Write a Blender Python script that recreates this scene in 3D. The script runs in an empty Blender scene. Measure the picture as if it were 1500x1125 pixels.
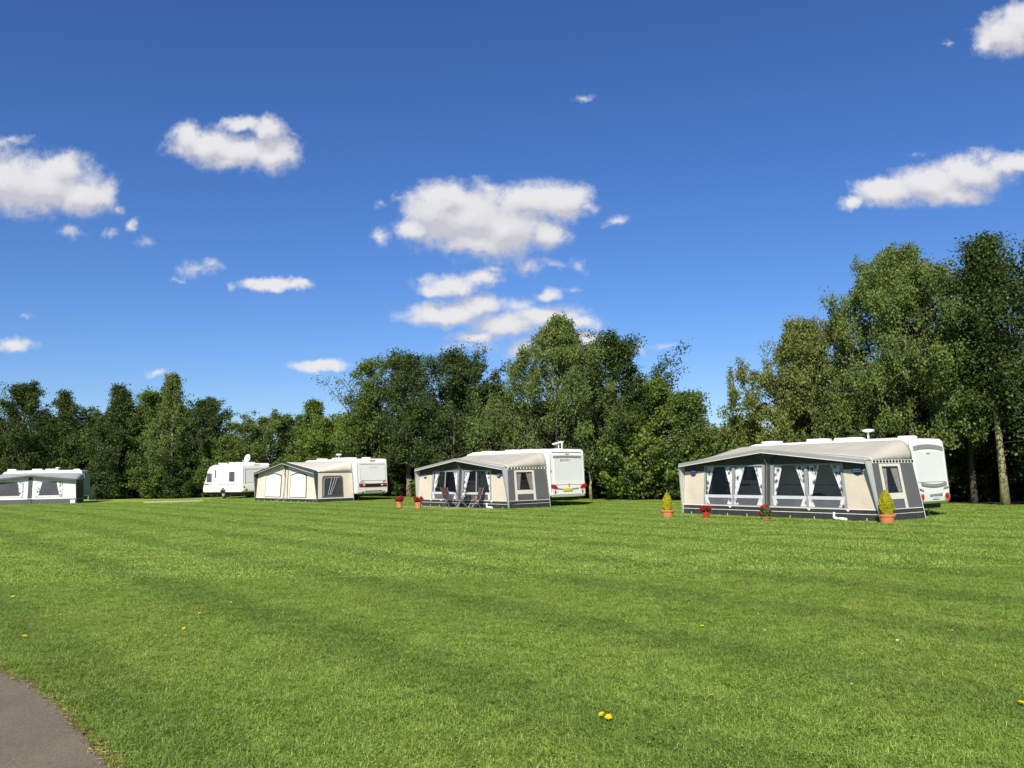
import bpy, bmesh, math, random
import numpy as np
from mathutils import Vector, Matrix

scene = bpy.context.scene
COL = scene.collection
R = math.radians
rnd = random.Random(7)

# ------------------------------------------------------------------ survey
CAM_H, PITCH, ROLL, FPX = 1.6, R(5.87), R(0.945), 1250.0
FW = np.array([0, math.cos(PITCH), math.sin(PITCH)])
UP0 = np.array([0, -math.sin(PITCH), math.cos(PITCH)])
RT0 = np.array([1.0, 0, 0])
RT = RT0 * math.cos(ROLL) - UP0 * math.sin(ROLL)
UP = UP0 * math.cos(ROLL) + RT0 * math.sin(ROLL)


def bearing(px, py):
    d = FW * FPX + RT * (px - 750) - UP * (py - 562.5)
    return d / np.linalg.norm(d)


def sstep(t):
    t = np.clip(t, 0, 1)
    return t * t * (3 - 2 * t)


def gz(x, y):                       # the meadow dips a little to the far left
    return -0.25 * sstep((-np.asarray(x, float) - 18) / 12) * sstep((np.asarray(y, float) - 35) / 20)


def gp(px, py):                     # the spot on the grass seen at a picture position
    d = bearing(px, py)
    z = 0.0
    for _ in range(6):
        t = (z - CAM_H) / d[2]
        z = float(gz(d[0] * t, d[1] * t))
    return Vector((d[0] * t, d[1] * t, z))


def at(px, Y):                      # ground position on the bearing px, Y metres out
    d = bearing(px, 695)
    x = d[0] / d[1] * Y
    return Vector((x, Y, float(gz(x, Y))))


def h_at(py, px, Y):                # height of what is seen at (px, py), Y metres out
    d = bearing(px, py)
    return CAM_H + d[2] / d[1] * Y


# ------------------------------------------------------------------ materials
def new_mat(name):
    m = bpy.data.materials.new(name)
    m.use_nodes = True
    nt = m.node_tree
    return m, nt, nt.nodes['Principled BSDF'], nt.nodes['Material Output']


def N(nt, kind, **kw):
    n = nt.nodes.new(kind)
    for k, v in kw.items():
        if k.startswith('i_'):
            n.inputs[k[2:].replace('_', ' ')].default_value = v
        else:
            setattr(n, k, v)
    return n


def ramp(nt, fac, stops, interp='LINEAR'):
    r = nt.nodes.new('ShaderNodeValToRGB')
    r.color_ramp.interpolation = interp
    while len(r.color_ramp.elements) < len(stops):
        r.color_ramp.elements.new(0.5)
    for e, (p, c) in zip(r.color_ramp.elements, stops):
        e.position = p
        e.color = (*c, 1) if len(c) == 3 else c
    nt.links.new(fac, r.inputs[0])
    return r


def mixc(nt, fac, a, b, mode='MIX'):
    n = nt.nodes.new('ShaderNodeMix')
    n.data_type = 'RGBA'
    n.blend_type = mode
    for v, i in ((fac, 0), (a, 6), (b, 7)):
        if isinstance(v, (int, float)):
            n.inputs[i].default_value = v
        elif isinstance(v, tuple):
            n.inputs[i].default_value = (*v, 1)
        else:
            nt.links.new(v, n.inputs[i])
    return n.outputs[2]


def plain(name, col, rough=0.6, var=0.12, scale=6.0, metal=0.0, bump=0.0, bscale=30.0, coat=0.0, spec=0.5, sheer=0.0):
    m, nt, b, out = new_mat(name)
    tc = N(nt, 'ShaderNodeTexCoord')
    nz = N(nt, 'ShaderNodeTexNoise', i_Scale=scale, i_Detail=5.0)
    nt.links.new(tc.outputs['Object'], nz.inputs['Vector'])
    lo = tuple(c * (1 - var) for c in col)
    hi = tuple(min(1, c * (1 + var)) for c in col)
    r = ramp(nt, nz.outputs[0], [(0.3, lo), (0.7, hi)])
    nt.links.new(r.outputs[0], b.inputs['Base Color'])
    b.inputs['Roughness'].default_value = rough
    b.inputs['Metallic'].default_value = metal
    b.inputs['Specular IOR Level'].default_value = spec
    b.inputs['Coat Weight'].default_value = coat
    if bump:
        n2 = N(nt, 'ShaderNodeTexNoise', i_Scale=bscale, i_Detail=4.0)
        nt.links.new(tc.outputs['Object'], n2.inputs['Vector'])
        bp = N(nt, 'ShaderNodeBump', i_Strength=bump, i_Distance=0.05)
        nt.links.new(n2.outputs[0], bp.inputs['Height'])
        nt.links.new(bp.outputs[0], b.inputs['Normal'])
    if sheer:
        tr = N(nt, 'ShaderNodeBsdfTranslucent')
        nt.links.new(r.outputs[0], tr.inputs[0])
        mx = N(nt, 'ShaderNodeMixShader')
        mx.inputs[0].default_value = sheer
        nt.links.new(b.outputs[0], mx.inputs[1])
        nt.links.new(tr.outputs[0], mx.inputs[2])
        nt.links.new(mx.outputs[0], out.inputs[0])
    return m


def leaf_mat(name, c1, c2, yellow=(0.22, 0.17, 0.03), yfrac=0.06, trans=0.3, rough=0.5):
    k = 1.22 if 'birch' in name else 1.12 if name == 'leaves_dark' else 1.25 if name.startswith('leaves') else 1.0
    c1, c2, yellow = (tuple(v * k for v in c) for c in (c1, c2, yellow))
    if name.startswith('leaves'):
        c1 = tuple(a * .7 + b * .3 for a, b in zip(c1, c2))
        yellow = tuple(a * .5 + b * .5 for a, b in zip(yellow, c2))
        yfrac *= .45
    m, nt, b, out = new_mat(name)
    g = N(nt, 'ShaderNodeNewGeometry')
    r = ramp(nt, g.outputs['Random Per Island'], [(0.0, c1), (1 - yfrac - 0.02, c2), (1 - yfrac + 0.02, yellow), (1.0, yellow)])
    tc = N(nt, 'ShaderNodeTexCoord')
    nz = N(nt, 'ShaderNodeTexNoise', i_Scale=0.7, i_Detail=3.0)
    nt.links.new(tc.outputs['Object'], nz.inputs['Vector'])
    r2 = ramp(nt, nz.outputs[0], [(0.3, (0.72, 0.78, 0.85)), (0.7, (1.25, 1.2, 1.0))])
    c = mixc(nt, 1.0, r.outputs[0], r2.outputs[0], 'MULTIPLY')
    nt.links.new(c, b.inputs['Base Color'])
    b.inputs['Roughness'].default_value = rough
    b.inputs['Specular IOR Level'].default_value = 0.22
    tr = N(nt, 'ShaderNodeBsdfTranslucent')
    c2n = mixc(nt, 1.0, c, (1.2, 1.25, 0.6), 'MULTIPLY')
    nt.links.new(c2n, tr.inputs[0])
    mx = N(nt, 'ShaderNodeMixShader')
    mx.inputs[0].default_value = trans
    nt.links.new(b.outputs[0], mx.inputs[1])
    nt.links.new(tr.outputs[0], mx.inputs[2])
    nt.links.new(mx.outputs[0], out.inputs[0])
    return m


def glass_mat(name, tint, gloss=0.08, rough=0.04):
    m, nt, b, out = new_mat(name)
    nt.nodes.remove(b)
    t = N(nt, 'ShaderNodeBsdfTransparent')
    t.inputs[0].default_value = (*tint, 1)
    g = N(nt, 'ShaderNodeBsdfGlossy')
    g.inputs['Roughness'].default_value = rough
    tc = N(nt, 'ShaderNodeTexCoord')
    nz = N(nt, 'ShaderNodeTexNoise', i_Scale=2.5, i_Detail=2.0)
    nt.links.new(tc.outputs['Object'], nz.inputs['Vector'])
    bp = N(nt, 'ShaderNodeBump', i_Strength=0.25, i_Distance=0.03)
    nt.links.new(nz.outputs[0], bp.inputs['Height'])
    nt.links.new(bp.outputs[0], g.inputs['Normal'])
    mx = N(nt, 'ShaderNodeMixShader')
    mx.inputs[0].default_value = gloss
    nt.links.new(t.outputs[0], mx.inputs[1])
    nt.links.new(g.outputs[0], mx.inputs[2])
    nt.links.new(mx.outputs[0], out.inputs[0])
    return m


def stripe_colour(nt, pos):
    """mown-lawn colour from the position on the ground (metres)"""
    a = R(52)
    dt = N(nt, 'ShaderNodeVectorMath', operation='DOT_PRODUCT')
    dt.inputs[1].default_value = (math.sin(a), math.cos(a), 0)
    nt.links.new(pos, dt.inputs[0])
    wob = N(nt, 'ShaderNodeTexNoise', i_Scale=0.25, i_Detail=2.0)
    nt.links.new(pos, wob.inputs['Vector'])
    ad = N(nt, 'ShaderNodeMath', operation='MULTIPLY_ADD')
    nt.links.new(wob.outputs[0], ad.inputs[0])
    ad.inputs[1].default_value = 0.3
    nt.links.new(dt.outputs['Value'], ad.inputs[2])
    sn = N(nt, 'ShaderNodeMath', operation='MULTIPLY')
    nt.links.new(ad.outputs[0], sn.inputs[0])
    sn.inputs[1].default_value = 2 * math.pi / 2.3
    si = N(nt, 'ShaderNodeMath', operation='SINE')
    nt.links.new(sn.outputs[0], si.inputs[0])
    st = N(nt, 'ShaderNodeMapRange', i_From_Min=-1.0, i_From_Max=-0.1, i_To_Min=0.0, i_To_Max=1.0)
    nt.links.new(si.outputs[0], st.inputs[0])
    pn = N(nt, 'ShaderNodeTexNoise', i_Scale=0.8, i_Detail=7.0, i_Roughness=0.72)
    nt.links.new(pos, pn.inputs['Vector'])
    fm = N(nt, 'ShaderNodeTexNoise', i_Scale=5.0, i_Detail=3.0, i_Roughness=0.7)
    nt.links.new(pos, fm.inputs['Vector'])
    base = ramp(nt, pn.outputs[0], [(0.28, (0.222, 0.332, 0.050)), (0.52, (0.262, 0.374, 0.062)), (0.74, (0.318, 0.416, 0.082))])
    s2 = mixc(nt, st.outputs[0], (0.83, 0.855, 0.85), (1.06, 1.05, 1.05))
    c = mixc(nt, 1.0, base.outputs[0], s2, 'MULTIPLY')
    wn_ = N(nt, 'ShaderNodeTexNoise', i_Scale=0.35, i_Detail=4.0, i_Roughness=0.6)
    nt.links.new(pos, wn_.inputs['Vector'])
    w2 = ramp(nt, wn_.outputs[0], [(0.42, (0.97, 1.0, 0.98)), (0.58, (1.03, 1.0, 1.0)), (0.70, (1.16, 1.02, 1.12))])
    c = mixc(nt, 1.0, c, w2.outputs[0], 'MULTIPLY')
    f2 = ramp(nt, fm.outputs[0], [(0.3, (0.84, 0.87, 0.85)), (0.7, (1.18, 1.14, 1.14))])
    return mixc(nt, 1.0, c, f2.outputs[0], 'MULTIPLY')


def lawn_mat():
    m, nt, b, out = new_mat('lawn')
    g = N(nt, 'ShaderNodeNewGeometry')
    c = stripe_colour(nt, g.outputs['Position'])
    nt.links.new(c, b.inputs['Base Color'])
    b.inputs['Roughness'].default_value = 0.9
    b.inputs['Specular IOR Level'].default_value = 0.1
    nz = N(nt, 'ShaderNodeTexNoise', i_Scale=22.0, i_Detail=6.0, i_Roughness=0.75)
    nt.links.new(g.outputs['Position'], nz.inputs['Vector'])
    bp = N(nt, 'ShaderNodeBump', i_Strength=0.9, i_Distance=0.06)
    nt.links.new(nz.outputs[0], bp.inputs['Height'])
    nt.links.new(bp.outputs[0], b.inputs['Normal'])
    return m


def blade_mat():
    m, nt, b, out = new_mat('grass_blade')
    g = N(nt, 'ShaderNodeNewGeometry')
    c = stripe_colour(nt, g.outputs['Position'])
    r = ramp(nt, g.outputs['Random Per Island'], [(0.0, (0.55, 0.62, 0.5)), (0.5, (0.97, 0.97, 0.97)), (0.9, (1.38, 1.3, 1.38)), (0.955, (1.9, 1.55, 2.6)), (1.0, (2.1, 1.65, 3.4))])
    c = mixc(nt, 1.0, c, r.outputs[0], 'MULTIPLY')
    nt.links.new(c, b.inputs['Base Color'])
    b.inputs['Roughness'].default_value = 0.45
    b.inputs['Specular IOR Level'].default_value = 0.35
    tr = N(nt, 'ShaderNodeBsdfTranslucent')
    c2 = mixc(nt, 1.0, c, (1.15, 1.2, 0.7), 'MULTIPLY')
    nt.links.new(c2, tr.inputs[0])
    mx = N(nt, 'ShaderNodeMixShader')
    mx.inputs[0].default_value = 0.35
    nt.links.new(b.outputs[0], mx.inputs[1])
    nt.links.new(tr.outputs[0], mx.inputs[2])
    nt.links.new(mx.outputs[0], out.inputs[0])
    return m


def curtain_mat():
    m, nt, b, out = new_mat('curtain_cloth')
    tc = N(nt, 'ShaderNodeTexCoord')
    nzw = N(nt, 'ShaderNodeTexNoise', i_Scale=6.0, i_Detail=2.0)
    nt.links.new(tc.outputs['Object'], nzw.inputs['Vector'])
    va = mixc(nt, 0.08, tc.outputs['Object'], nzw.outputs[1])
    mp = N(nt, 'ShaderNodeMapping')
    mp.inputs['Scale'].default_value = (6.6, 1.0, 5.0)
    nt.links.new(va, mp.inputs[0])
    vo = N(nt, 'ShaderNodeTexVoronoi', i_Scale=1.0)
    vo.inputs['Randomness'].default_value = 0.8
    nt.links.new(mp.outputs[0], vo.inputs['Vector'])
    r = ramp(nt, vo.outputs['Distance'], [(0.0, (0.07, 0.07, 0.08)), (0.22, (0.09, 0.09, 0.10)), (0.28, (0.36, 0.36, 0.39)), (0.42, (0.62, 0.62, 0.65)), (0.55, (0.80, 0.80, 0.81)), (1.0, (0.88, 0.88, 0.88))])
    nt.links.new(r.outputs[0], b.inputs['Base Color'])
    b.inputs['Roughness'].default_value = 0.9
    tr = N(nt, 'ShaderNodeBsdfTranslucent')
    nt.links.new(r.outputs[0], tr.inputs[0])
    mx = N(nt, 'ShaderNodeMixShader')
    mx.inputs[0].default_value = 0.25
    nt.links.new(b.outputs[0], mx.inputs[1])
    nt.links.new(tr.outputs[0], mx.inputs[2])
    nt.links.new(mx.outputs[0], out.inputs[0])
    return m


def asphalt_mat():
    m, nt, b, out = new_mat('asphalt')
    g = N(nt, 'ShaderNodeNewGeometry')
    n1 = N(nt, 'ShaderNodeTexNoise', i_Scale=75.0, i_Detail=6.0, i_Roughness=0.85)
    n2 = N(nt, 'ShaderNodeTexNoise', i_Scale=1.6, i_Detail=5.0)
    for n in (n1, n2):
        nt.links.new(g.outputs['Position'], n.inputs['Vector'])
    r1 = ramp(nt, n1.outputs[0], [(0.25, (0.060, 0.050, 0.031)), (0.5, (0.155, 0.128, 0.080)), (0.75, (0.35, 0.295, 0.19))])
    r2 = ramp(nt, n2.outputs[0], [(0.3, (0.86, 0.85, 0.84)), (0.7, (1.12, 1.1, 1.08))])
    nt.links.new(mixc(nt, 1.0, r1.outputs[0], r2.outputs[0], 'MULTIPLY'), b.inputs['Base Color'])
    b.inputs['Roughness'].default_value = 0.9
    bp = N(nt, 'ShaderNodeBump', i_Strength=0.6, i_Distance=0.006)
    nt.links.new(n1.outputs[0], bp.inputs['Height'])
    nt.links.new(bp.outputs[0], b.inputs['Normal'])
    return m


def bark_mat(name, c1, c2, scale):
    m, nt, b, out = new_mat(name)
    tc = N(nt, 'ShaderNodeTexCoord')
    mp = N(nt, 'ShaderNodeMapping')
    mp.inputs['Scale'].default_value = scale
    nt.links.new(tc.outputs['Object'], mp.inputs[0])
    nz = N(nt, 'ShaderNodeTexNoise', i_Scale=1.0, i_Detail=6.0, i_Roughness=0.7)
    nt.links.new(mp.outputs[0], nz.inputs['Vector'])
    r = ramp(nt, nz.outputs[0], [(0.36, c1), (0.5, c2), (0.75, tuple(min(1, c * 1.3) for c in c2))])
    nt.links.new(r.outputs[0], b.inputs['Base Color'])
    b.inputs['Roughness'].default_value = 0.9
    bp = N(nt, 'ShaderNodeBump', i_Strength=0.8, i_Distance=0.03)
    nt.links.new(nz.outputs[0], bp.inputs['Height'])
    nt.links.new(bp.outputs[0], b.inputs['Normal'])
    return m


M = dict(
    white=plain('white_caravan_paint', (0.80, 0.79, 0.75), 0.28, 0.03, 1.2, coat=0.3),
    panelwhite=plain('rear_panel_paint', (0.72, 0.72, 0.67), 0.3, 0.03, 1.0, coat=0.2),
    recess=plain('grey_moulding', (0.23, 0.24, 0.21), 0.45, 0.1),
    trimdark=plain('black_trim', (0.02, 0.02, 0.022), 0.5, 0.2),
    cream=plain('cream_canvas', (0.62, 0.53, 0.42), 0.85, 0.05, 2.0, bump=0.25, bscale=3.0, sheer=0.06),
    roofc=plain('beige_roof_canvas', (0.455, 0.42, 0.335), 0.75, 0.05, 1.5, bump=0.7, bscale=2.0),
    grey=plain('grey_canvas', (0.10, 0.10, 0.096), 0.85, 0.06, 2.0, bump=0.25, bscale=3.0),
    midgrey=plain('light_grey_canvas', (0.42, 0.42, 0.39), 0.8, 0.05, 2.0, bump=0.25, bscale=3.0),
    surround=plain('window_surround_canvas', (0.27, 0.27, 0.255), 0.8, 0.05, 2.0, bump=0.2, bscale=3.0),
    seam=plain('canvas_seam', (0.36, 0.33, 0.28), 0.8, 0.05),
    valgrey=plain('valance_grey_canvas', (0.29, 0.29, 0.275), 0.8, 0.05, 2.0),
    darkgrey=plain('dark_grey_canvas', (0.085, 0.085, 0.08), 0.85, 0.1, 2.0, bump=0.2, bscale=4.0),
    gablegrey_shade=plain('shade_toned_grey_canvas', (0.055, 0.055, 0.05), 0.85, 0.1, 2.0, bump=0.2, bscale=4.0),  # grey canvas with the shade under the canopy mixed into the colour
    charcoal=plain('charcoal_canvas', (0.045, 0.045, 0.047), 0.8, 0.15, 3.0, bump=0.2, bscale=4.0),
    skirt=plain('mud_skirt_vinyl', (0.035, 0.033, 0.032), 0.55, 0.3, 3.0, bump=0.3, bscale=5.0),
    piping=plain('cream_piping', (0.7, 0.66, 0.58), 0.6, 0.05),
    bar=plain('window_bar_vinyl', (0.55, 0.56, 0.56), 0.5, 0.05),
    frame=plain('cream_window_frame', (0.62, 0.58, 0.49), 0.7, 0.05, 3.0),
    wcanvas=plain('white_canvas', (0.72, 0.69, 0.62), 0.85, 0.05, 2.0, bump=0.25, bscale=3.0),
    beige=plain('beige_canvas', (0.66, 0.58, 0.46), 0.85, 0.05, 2.0, bump=0.3, bscale=2.5),
    roof3=plain('pale_roof_canvas', (0.60, 0.55, 0.46), 0.75, 0.05, 1.5, bump=0.5, bscale=2.2),
    roof0=plain('grey_roof_canvas', (0.34, 0.34, 0.325), 0.75, 0.1, 3.0, bump=0.4, bscale=3.0),
    blind=plain('white_blind', (0.70, 0.70, 0.72), 0.8, 0.03, 2.0),
    mesh=plain('fly_mesh', (0.05, 0.052, 0.055), 0.4, 0.2, 2.0, bump=0.3, bscale=3.0),
    lowpane=plain('frosted_vinyl', (0.105, 0.105, 0.11), 0.3, 0.15, 1.5, bump=0.2, bscale=2.0),
    curtain=curtain_mat(),
    lace=plain('lace_curtain', (0.55, 0.56, 0.57), 0.9, 0.25, 14.0, sheer=0.3),
    pane=glass_mat('clear_vinyl', (0.74, 0.71, 0.64), 0.035),
    smoked=glass_mat('smoked_vinyl', (0.72, 0.70, 0.66), 0.04),
    cwin=plain('caravan_acrylic', (0.10, 0.10, 0.11), 0.08, 0.25, 3.0),
    cwinframe=plain('caravan_window_rubber', (0.045, 0.045, 0.05), 0.4, 0.1),
    tubing=plain('grey_chair_tube', (0.16, 0.16, 0.16), 0.4, 0.1, metal=0.3),
    steel=plain('galvanised_steel', (0.55, 0.55, 0.54), 0.35, 0.1, metal=0.8),
    paleplastic=plain('white_plastic', (0.82, 0.82, 0.80), 0.35, 0.03),
    red=plain('red_lens', (0.45, 0.015, 0.012), 0.15, 0.15, 10.0, coat=0.5),
    darkred=plain('dark_red_lens', (0.13, 0.008, 0.008), 0.15, 0.2, 10.0, coat=0.5),
    clearlens=plain('clear_lens', (0.6, 0.62, 0.6), 0.1, 0.2, 20.0, coat=0.5),
    yplate=plain('yellow_plate', (0.75, 0.52, 0.03), 0.4, 0.1, 20.0),
    tyre=plain('tyre_rubber', (0.018, 0.018, 0.018), 0.85, 0.2),
    rim=plain('silver_wheel_trim', (0.62, 0.62, 0.62), 0.35, 0.08, metal=0.5),
    chassis=plain('chassis_paint', (0.03, 0.03, 0.03), 0.7, 0.2),
    terracotta=plain('terracotta', (0.60, 0.20, 0.085), 0.75, 0.14, 9.0, bump=0.2),
    redplastic=plain('red_pot', (0.5, 0.03, 0.025), 0.4, 0.1),
    soil=plain('potting_soil', (0.03, 0.022, 0.015), 0.95, 0.3, 30.0),
    petal=leaf_mat('red_petals', (0.38, 0.012, 0.012), (0.55, 0.03, 0.025), (0.5, 0.05, 0.06), 0.1, 0.25),
    geranium=leaf_mat('geranium_leaves', (0.05, 0.12, 0.02), (0.10, 0.19, 0.035), trans=0.25),
    conifer=leaf_mat('golden_conifer', (0.36, 0.36, 0.02), (0.62, 0.56, 0.035), (0.7, 0.6, 0.05), 0.2, 0.3),
    brown=plain('brown_textilene', (0.085, 0.04, 0.03), 0.7, 0.15, 20.0),
    slab=plain('concrete_slabs', (0.58, 0.54, 0.44), 0.9, 0.12, 4.0, bump=0.3),
    blue=plain('blue_badge', (0.02, 0.03, 0.16), 0.5, 0.1),
    ink=plain('white_print', (0.8, 0.8, 0.8), 0.5, 0.02),
    greyink=plain('grey_print', (0.10, 0.10, 0.10), 0.5, 0.05),
    sheet=plain('groundsheet', (0.13, 0.12, 0.11), 0.7, 0.2),
    litter=plain('leaf_litter', (0.075, 0.048, 0.024), 0.95, 0.55, 2.5, bump=0.8, bscale=12.0),
    greencover=plain('green_cover', (0.27, 0.33, 0.31), 0.7, 0.1),
    windbreak=plain('grey_windbreak_cloth', (0.38, 0.38, 0.41), 0.85, 0.1, 3.0, bump=0.3, bscale=3.0),
    yellowflower=leaf_mat('dandelion_petals', (0.8, 0.58, 0.01), (0.88, 0.7, 0.02), (0.9, 0.72, 0.03), 0.1, 0.2),
    daisy=leaf_mat('daisy_petals', (0.7, 0.7, 0.66), (0.8, 0.8, 0.76), (0.8, 0.8, 0.76), 0.1, 0.2),
    stemgreen=plain('flower_stem', (0.14, 0.2, 0.05), 0.7),
    stake=plain('weathered_stake', (0.62, 0.58, 0.48), 0.8, 0.15, 8.0),
    barkalder=bark_mat('alder_bark', (0.05, 0.042, 0.03), (0.17, 0.145, 0.10), (9, 9, 3)),
    barkbirch=bark_mat('birch_bark', (0.04, 0.036, 0.03), (0.30, 0.28, 0.21), (5, 5, 9)),
    barkpale=bark_mat('pale_bark', (0.07, 0.06, 0.03), (0.29, 0.25, 0.13), (8, 8, 5)),
    twig=plain('twig_bark', (0.07, 0.055, 0.04), 0.9, 0.2),
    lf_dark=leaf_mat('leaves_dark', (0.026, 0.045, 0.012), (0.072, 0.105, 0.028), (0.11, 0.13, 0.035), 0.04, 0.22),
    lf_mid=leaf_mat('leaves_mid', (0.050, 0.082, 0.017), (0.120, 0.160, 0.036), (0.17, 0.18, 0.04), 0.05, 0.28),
    lf_light=leaf_mat('leaves_light', (0.075, 0.12, 0.022), (0.16, 0.205, 0.04), (0.22, 0.22, 0.05), 0.06, 0.3),
    lf_birch=leaf_mat('leaves_birch', (0.064, 0.094, 0.024), (0.140, 0.182, 0.048), (0.27, 0.24, 0.08), 0.08, 0.3),
    lf_gold=leaf_mat('leaves_birch_turning', (0.078, 0.098, 0.026), (0.168, 0.19, 0.050), (0.30, 0.23, 0.07), 0.14, 0.3),
    lf_lime=leaf_mat('leaves_lime', (0.12, 0.16, 0.02), (0.22, 0.24, 0.03), (0.3, 0.27, 0.04), 0.1, 0.35),
    lawn=lawn_mat(), blade=blade_mat(), asphalt=asphalt_mat(),
    straw=leaf_mat('dry_straw', (0.17, 0.10, 0.045), (0.36, 0.25, 0.12), (0.45, 0.33, 0.16), 0.2, 0.2),
)


# ------------------------------------------------------------------ mesh builder
class MB:
    def __init__(s):
        s.v, s.f, s.m, s.k = [], [], [], 0

    def mat(s, k):
        s.k = k
        return s

    def face(s, pts):
        o = len(s.v)
        s.v += [tuple(p) for p in pts]
        s.f.append(tuple(range(o, o + len(pts))))
        s.m.append(s.k)
        return s

    def box(s, a, b):
        (x0, y0, z0), (x1, y1, z1) = a, b
        o = len(s.v)
        s.v += [(x, y, z) for z in (z0, z1) for x, y in ((x0, y0), (x1, y0), (x1, y1), (x0, y1))]
        for q in ((0, 3, 2, 1), (4, 5, 6, 7), (0, 1, 5, 4), (1, 2, 6, 5), (2, 3, 7, 6), (3, 0, 4, 7)):
            s.f.append(tuple(o + i for i in q))
            s.m.append(s.k)
        return s

    def grid(s, rows):
        o = len(s.v)
        nc = len(rows[0])
        for r in rows:
            s.v += [tuple(p) for p in r]
        for i in range(len(rows) - 1):
            for j in range(nc - 1):
                a = o + i * nc + j
                s.f.append((a, a + 1, a + nc + 1, a + nc))
                s.m.append(s.k)
        return s

    def prism(s, pts, d):
        """a flat outline given a thickness along the vector d"""
        n = len(pts)
        o = len(s.v)
        s.v += [tuple(p) for p in pts] + [tuple(Vector(p) + Vector(d)) for p in pts]
        s.f.append(tuple(o + i for i in range(n)))
        s.f.append(tuple(o + n + i for i in reversed(range(n))))
        s.m += [s.k, s.k]
        for i in range(n):
            j = (i + 1) % n
            s.f.append((o + i, o + n + i, o + n + j, o + j))
            s.m.append(s.k)
        return s

    def tube(s, path, r, n=6):
        path = [Vector(p) for p in path]
        rr = r if isinstance(r, (list, tuple)) else [r] * len(path)
        rings = []
        for i, p in enumerate(path):
            d = (path[min(i + 1, len(path) - 1)] - path[max(i - 1, 0)])
            d = d.normalized() if d.length > 1e-9 else Vector((0, 0, 1))
            a = d.cross(Vector((0, 0, 1)) if abs(d.z) < 0.9 else Vector((1, 0, 0))).normalized()
            b = d.cross(a)
            o = len(s.v)
            s.v += [tuple(p + (a * math.cos(2 * math.pi * k / n) + b * math.sin(2 * math.pi * k / n)) * rr[i]) for k in range(n)]
            rings.append(o)
        for o, q in zip(rings, rings[1:]):
            for k in range(n):
                l = (k + 1) % n
                s.f.append((o + k, o + l, q + l, q + k))
                s.m.append(s.k)
        s.f.append(tuple(rings[0] + k for k in reversed(range(n))))
        s.f.append(tuple(rings[-1] + k for k in range(n)))
        s.m += [s.k, s.k]
        return s

    def lathe(s, prof, n=20, mtx=None):
        mtx = mtx or Matrix()
        o = len(s.v)
        for r, z in prof:
            for k in range(n):
                t = 2 * math.pi * k / n
                s.v.append(tuple(mtx @ Vector((r * math.cos(t), r * math.sin(t), z))))
        for i in range(len(prof) - 1):
            for k in range(n):
                l = (k + 1) % n
                a, b = o + i * n, o + (i + 1) * n
                s.f.append((a + k, a + l, b + l, b + k))
                s.m.append(s.k)
        s.f.append(tuple(o + k for k in reversed(range(n))))
        s.f.append(tuple(o + (len(prof) - 1) * n + k for k in range(n)))
        s.m += [s.k, s.k]
        return s

    def build(s, name, mats, parent=None, smooth=False, solid=0.0, bevel=0.0):
        me = bpy.data.meshes.new(name)
        me.from_pydata(s.v, [], s.f)
        for m in (mats if isinstance(mats, (list, tuple)) else [mats]):
            me.materials.append(m)
        me.polygons.foreach_set('material_index', s.m)
        if smooth:
            me.polygons.foreach_set('use_smooth', [True] * len(me.polygons))
        me.update()
        o = bpy.data.objects.new(name, me)
        COL.objects.link(o)
        o.parent = parent
        if solid:
            md = o.modifiers.new('thickness', 'SOLIDIFY')
            md.thickness = solid
            md.offset = 0
        if bevel:
            md = o.modifiers.new('edges', 'BEVEL')
            md.width = bevel
            md.segments = 2
            md.limit_method = 'ANGLE'
        return o


def tag(o, label=None, cat=None, group=None, kind=None):
    if label:
        o['label'] = label
    if cat:
        o['category'] = cat
    if group:
        o['group'] = group
    if kind:
        o['kind'] = kind
    return o


def empty(name, loc, rz=0.0):
    o = bpy.data.objects.new(name, None)
    o.empty_display_size = 0.3
    o.location = loc
    o.rotation_euler = (0, 0, rz)
    COL.objects.link(o)
    return o


def copy_tree(o, parent=None):
    c = o.copy()
    COL.objects.link(c)
    c.parent = parent
    for ch in [x for x in bpy.data.objects if x.parent == o]:
        copy_tree(ch, c)
    return c


def text(name, s, size, mtx, mat, parent, depth=0.002):
    cu = bpy.data.curves.new(name, 'FONT')
    cu.body = s
    cu.size = size
    cu.align_x = 'CENTER'
    cu.align_y = 'CENTER'
    cu.extrude = depth
    cu.materials.append(mat)
    tmp = bpy.data.objects.new(name, cu)
    COL.objects.link(tmp)
    me = bpy.data.meshes.new_from_object(tmp.evaluated_get(bpy.context.evaluated_depsgraph_get()))
    bpy.data.objects.remove(tmp)
    me.materials.clear()
    me.materials.append(mat)
    o = bpy.data.objects.new(name, me)
    COL.objects.link(o)
    o.parent = parent
    o.matrix_local = mtx
    return o


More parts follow.
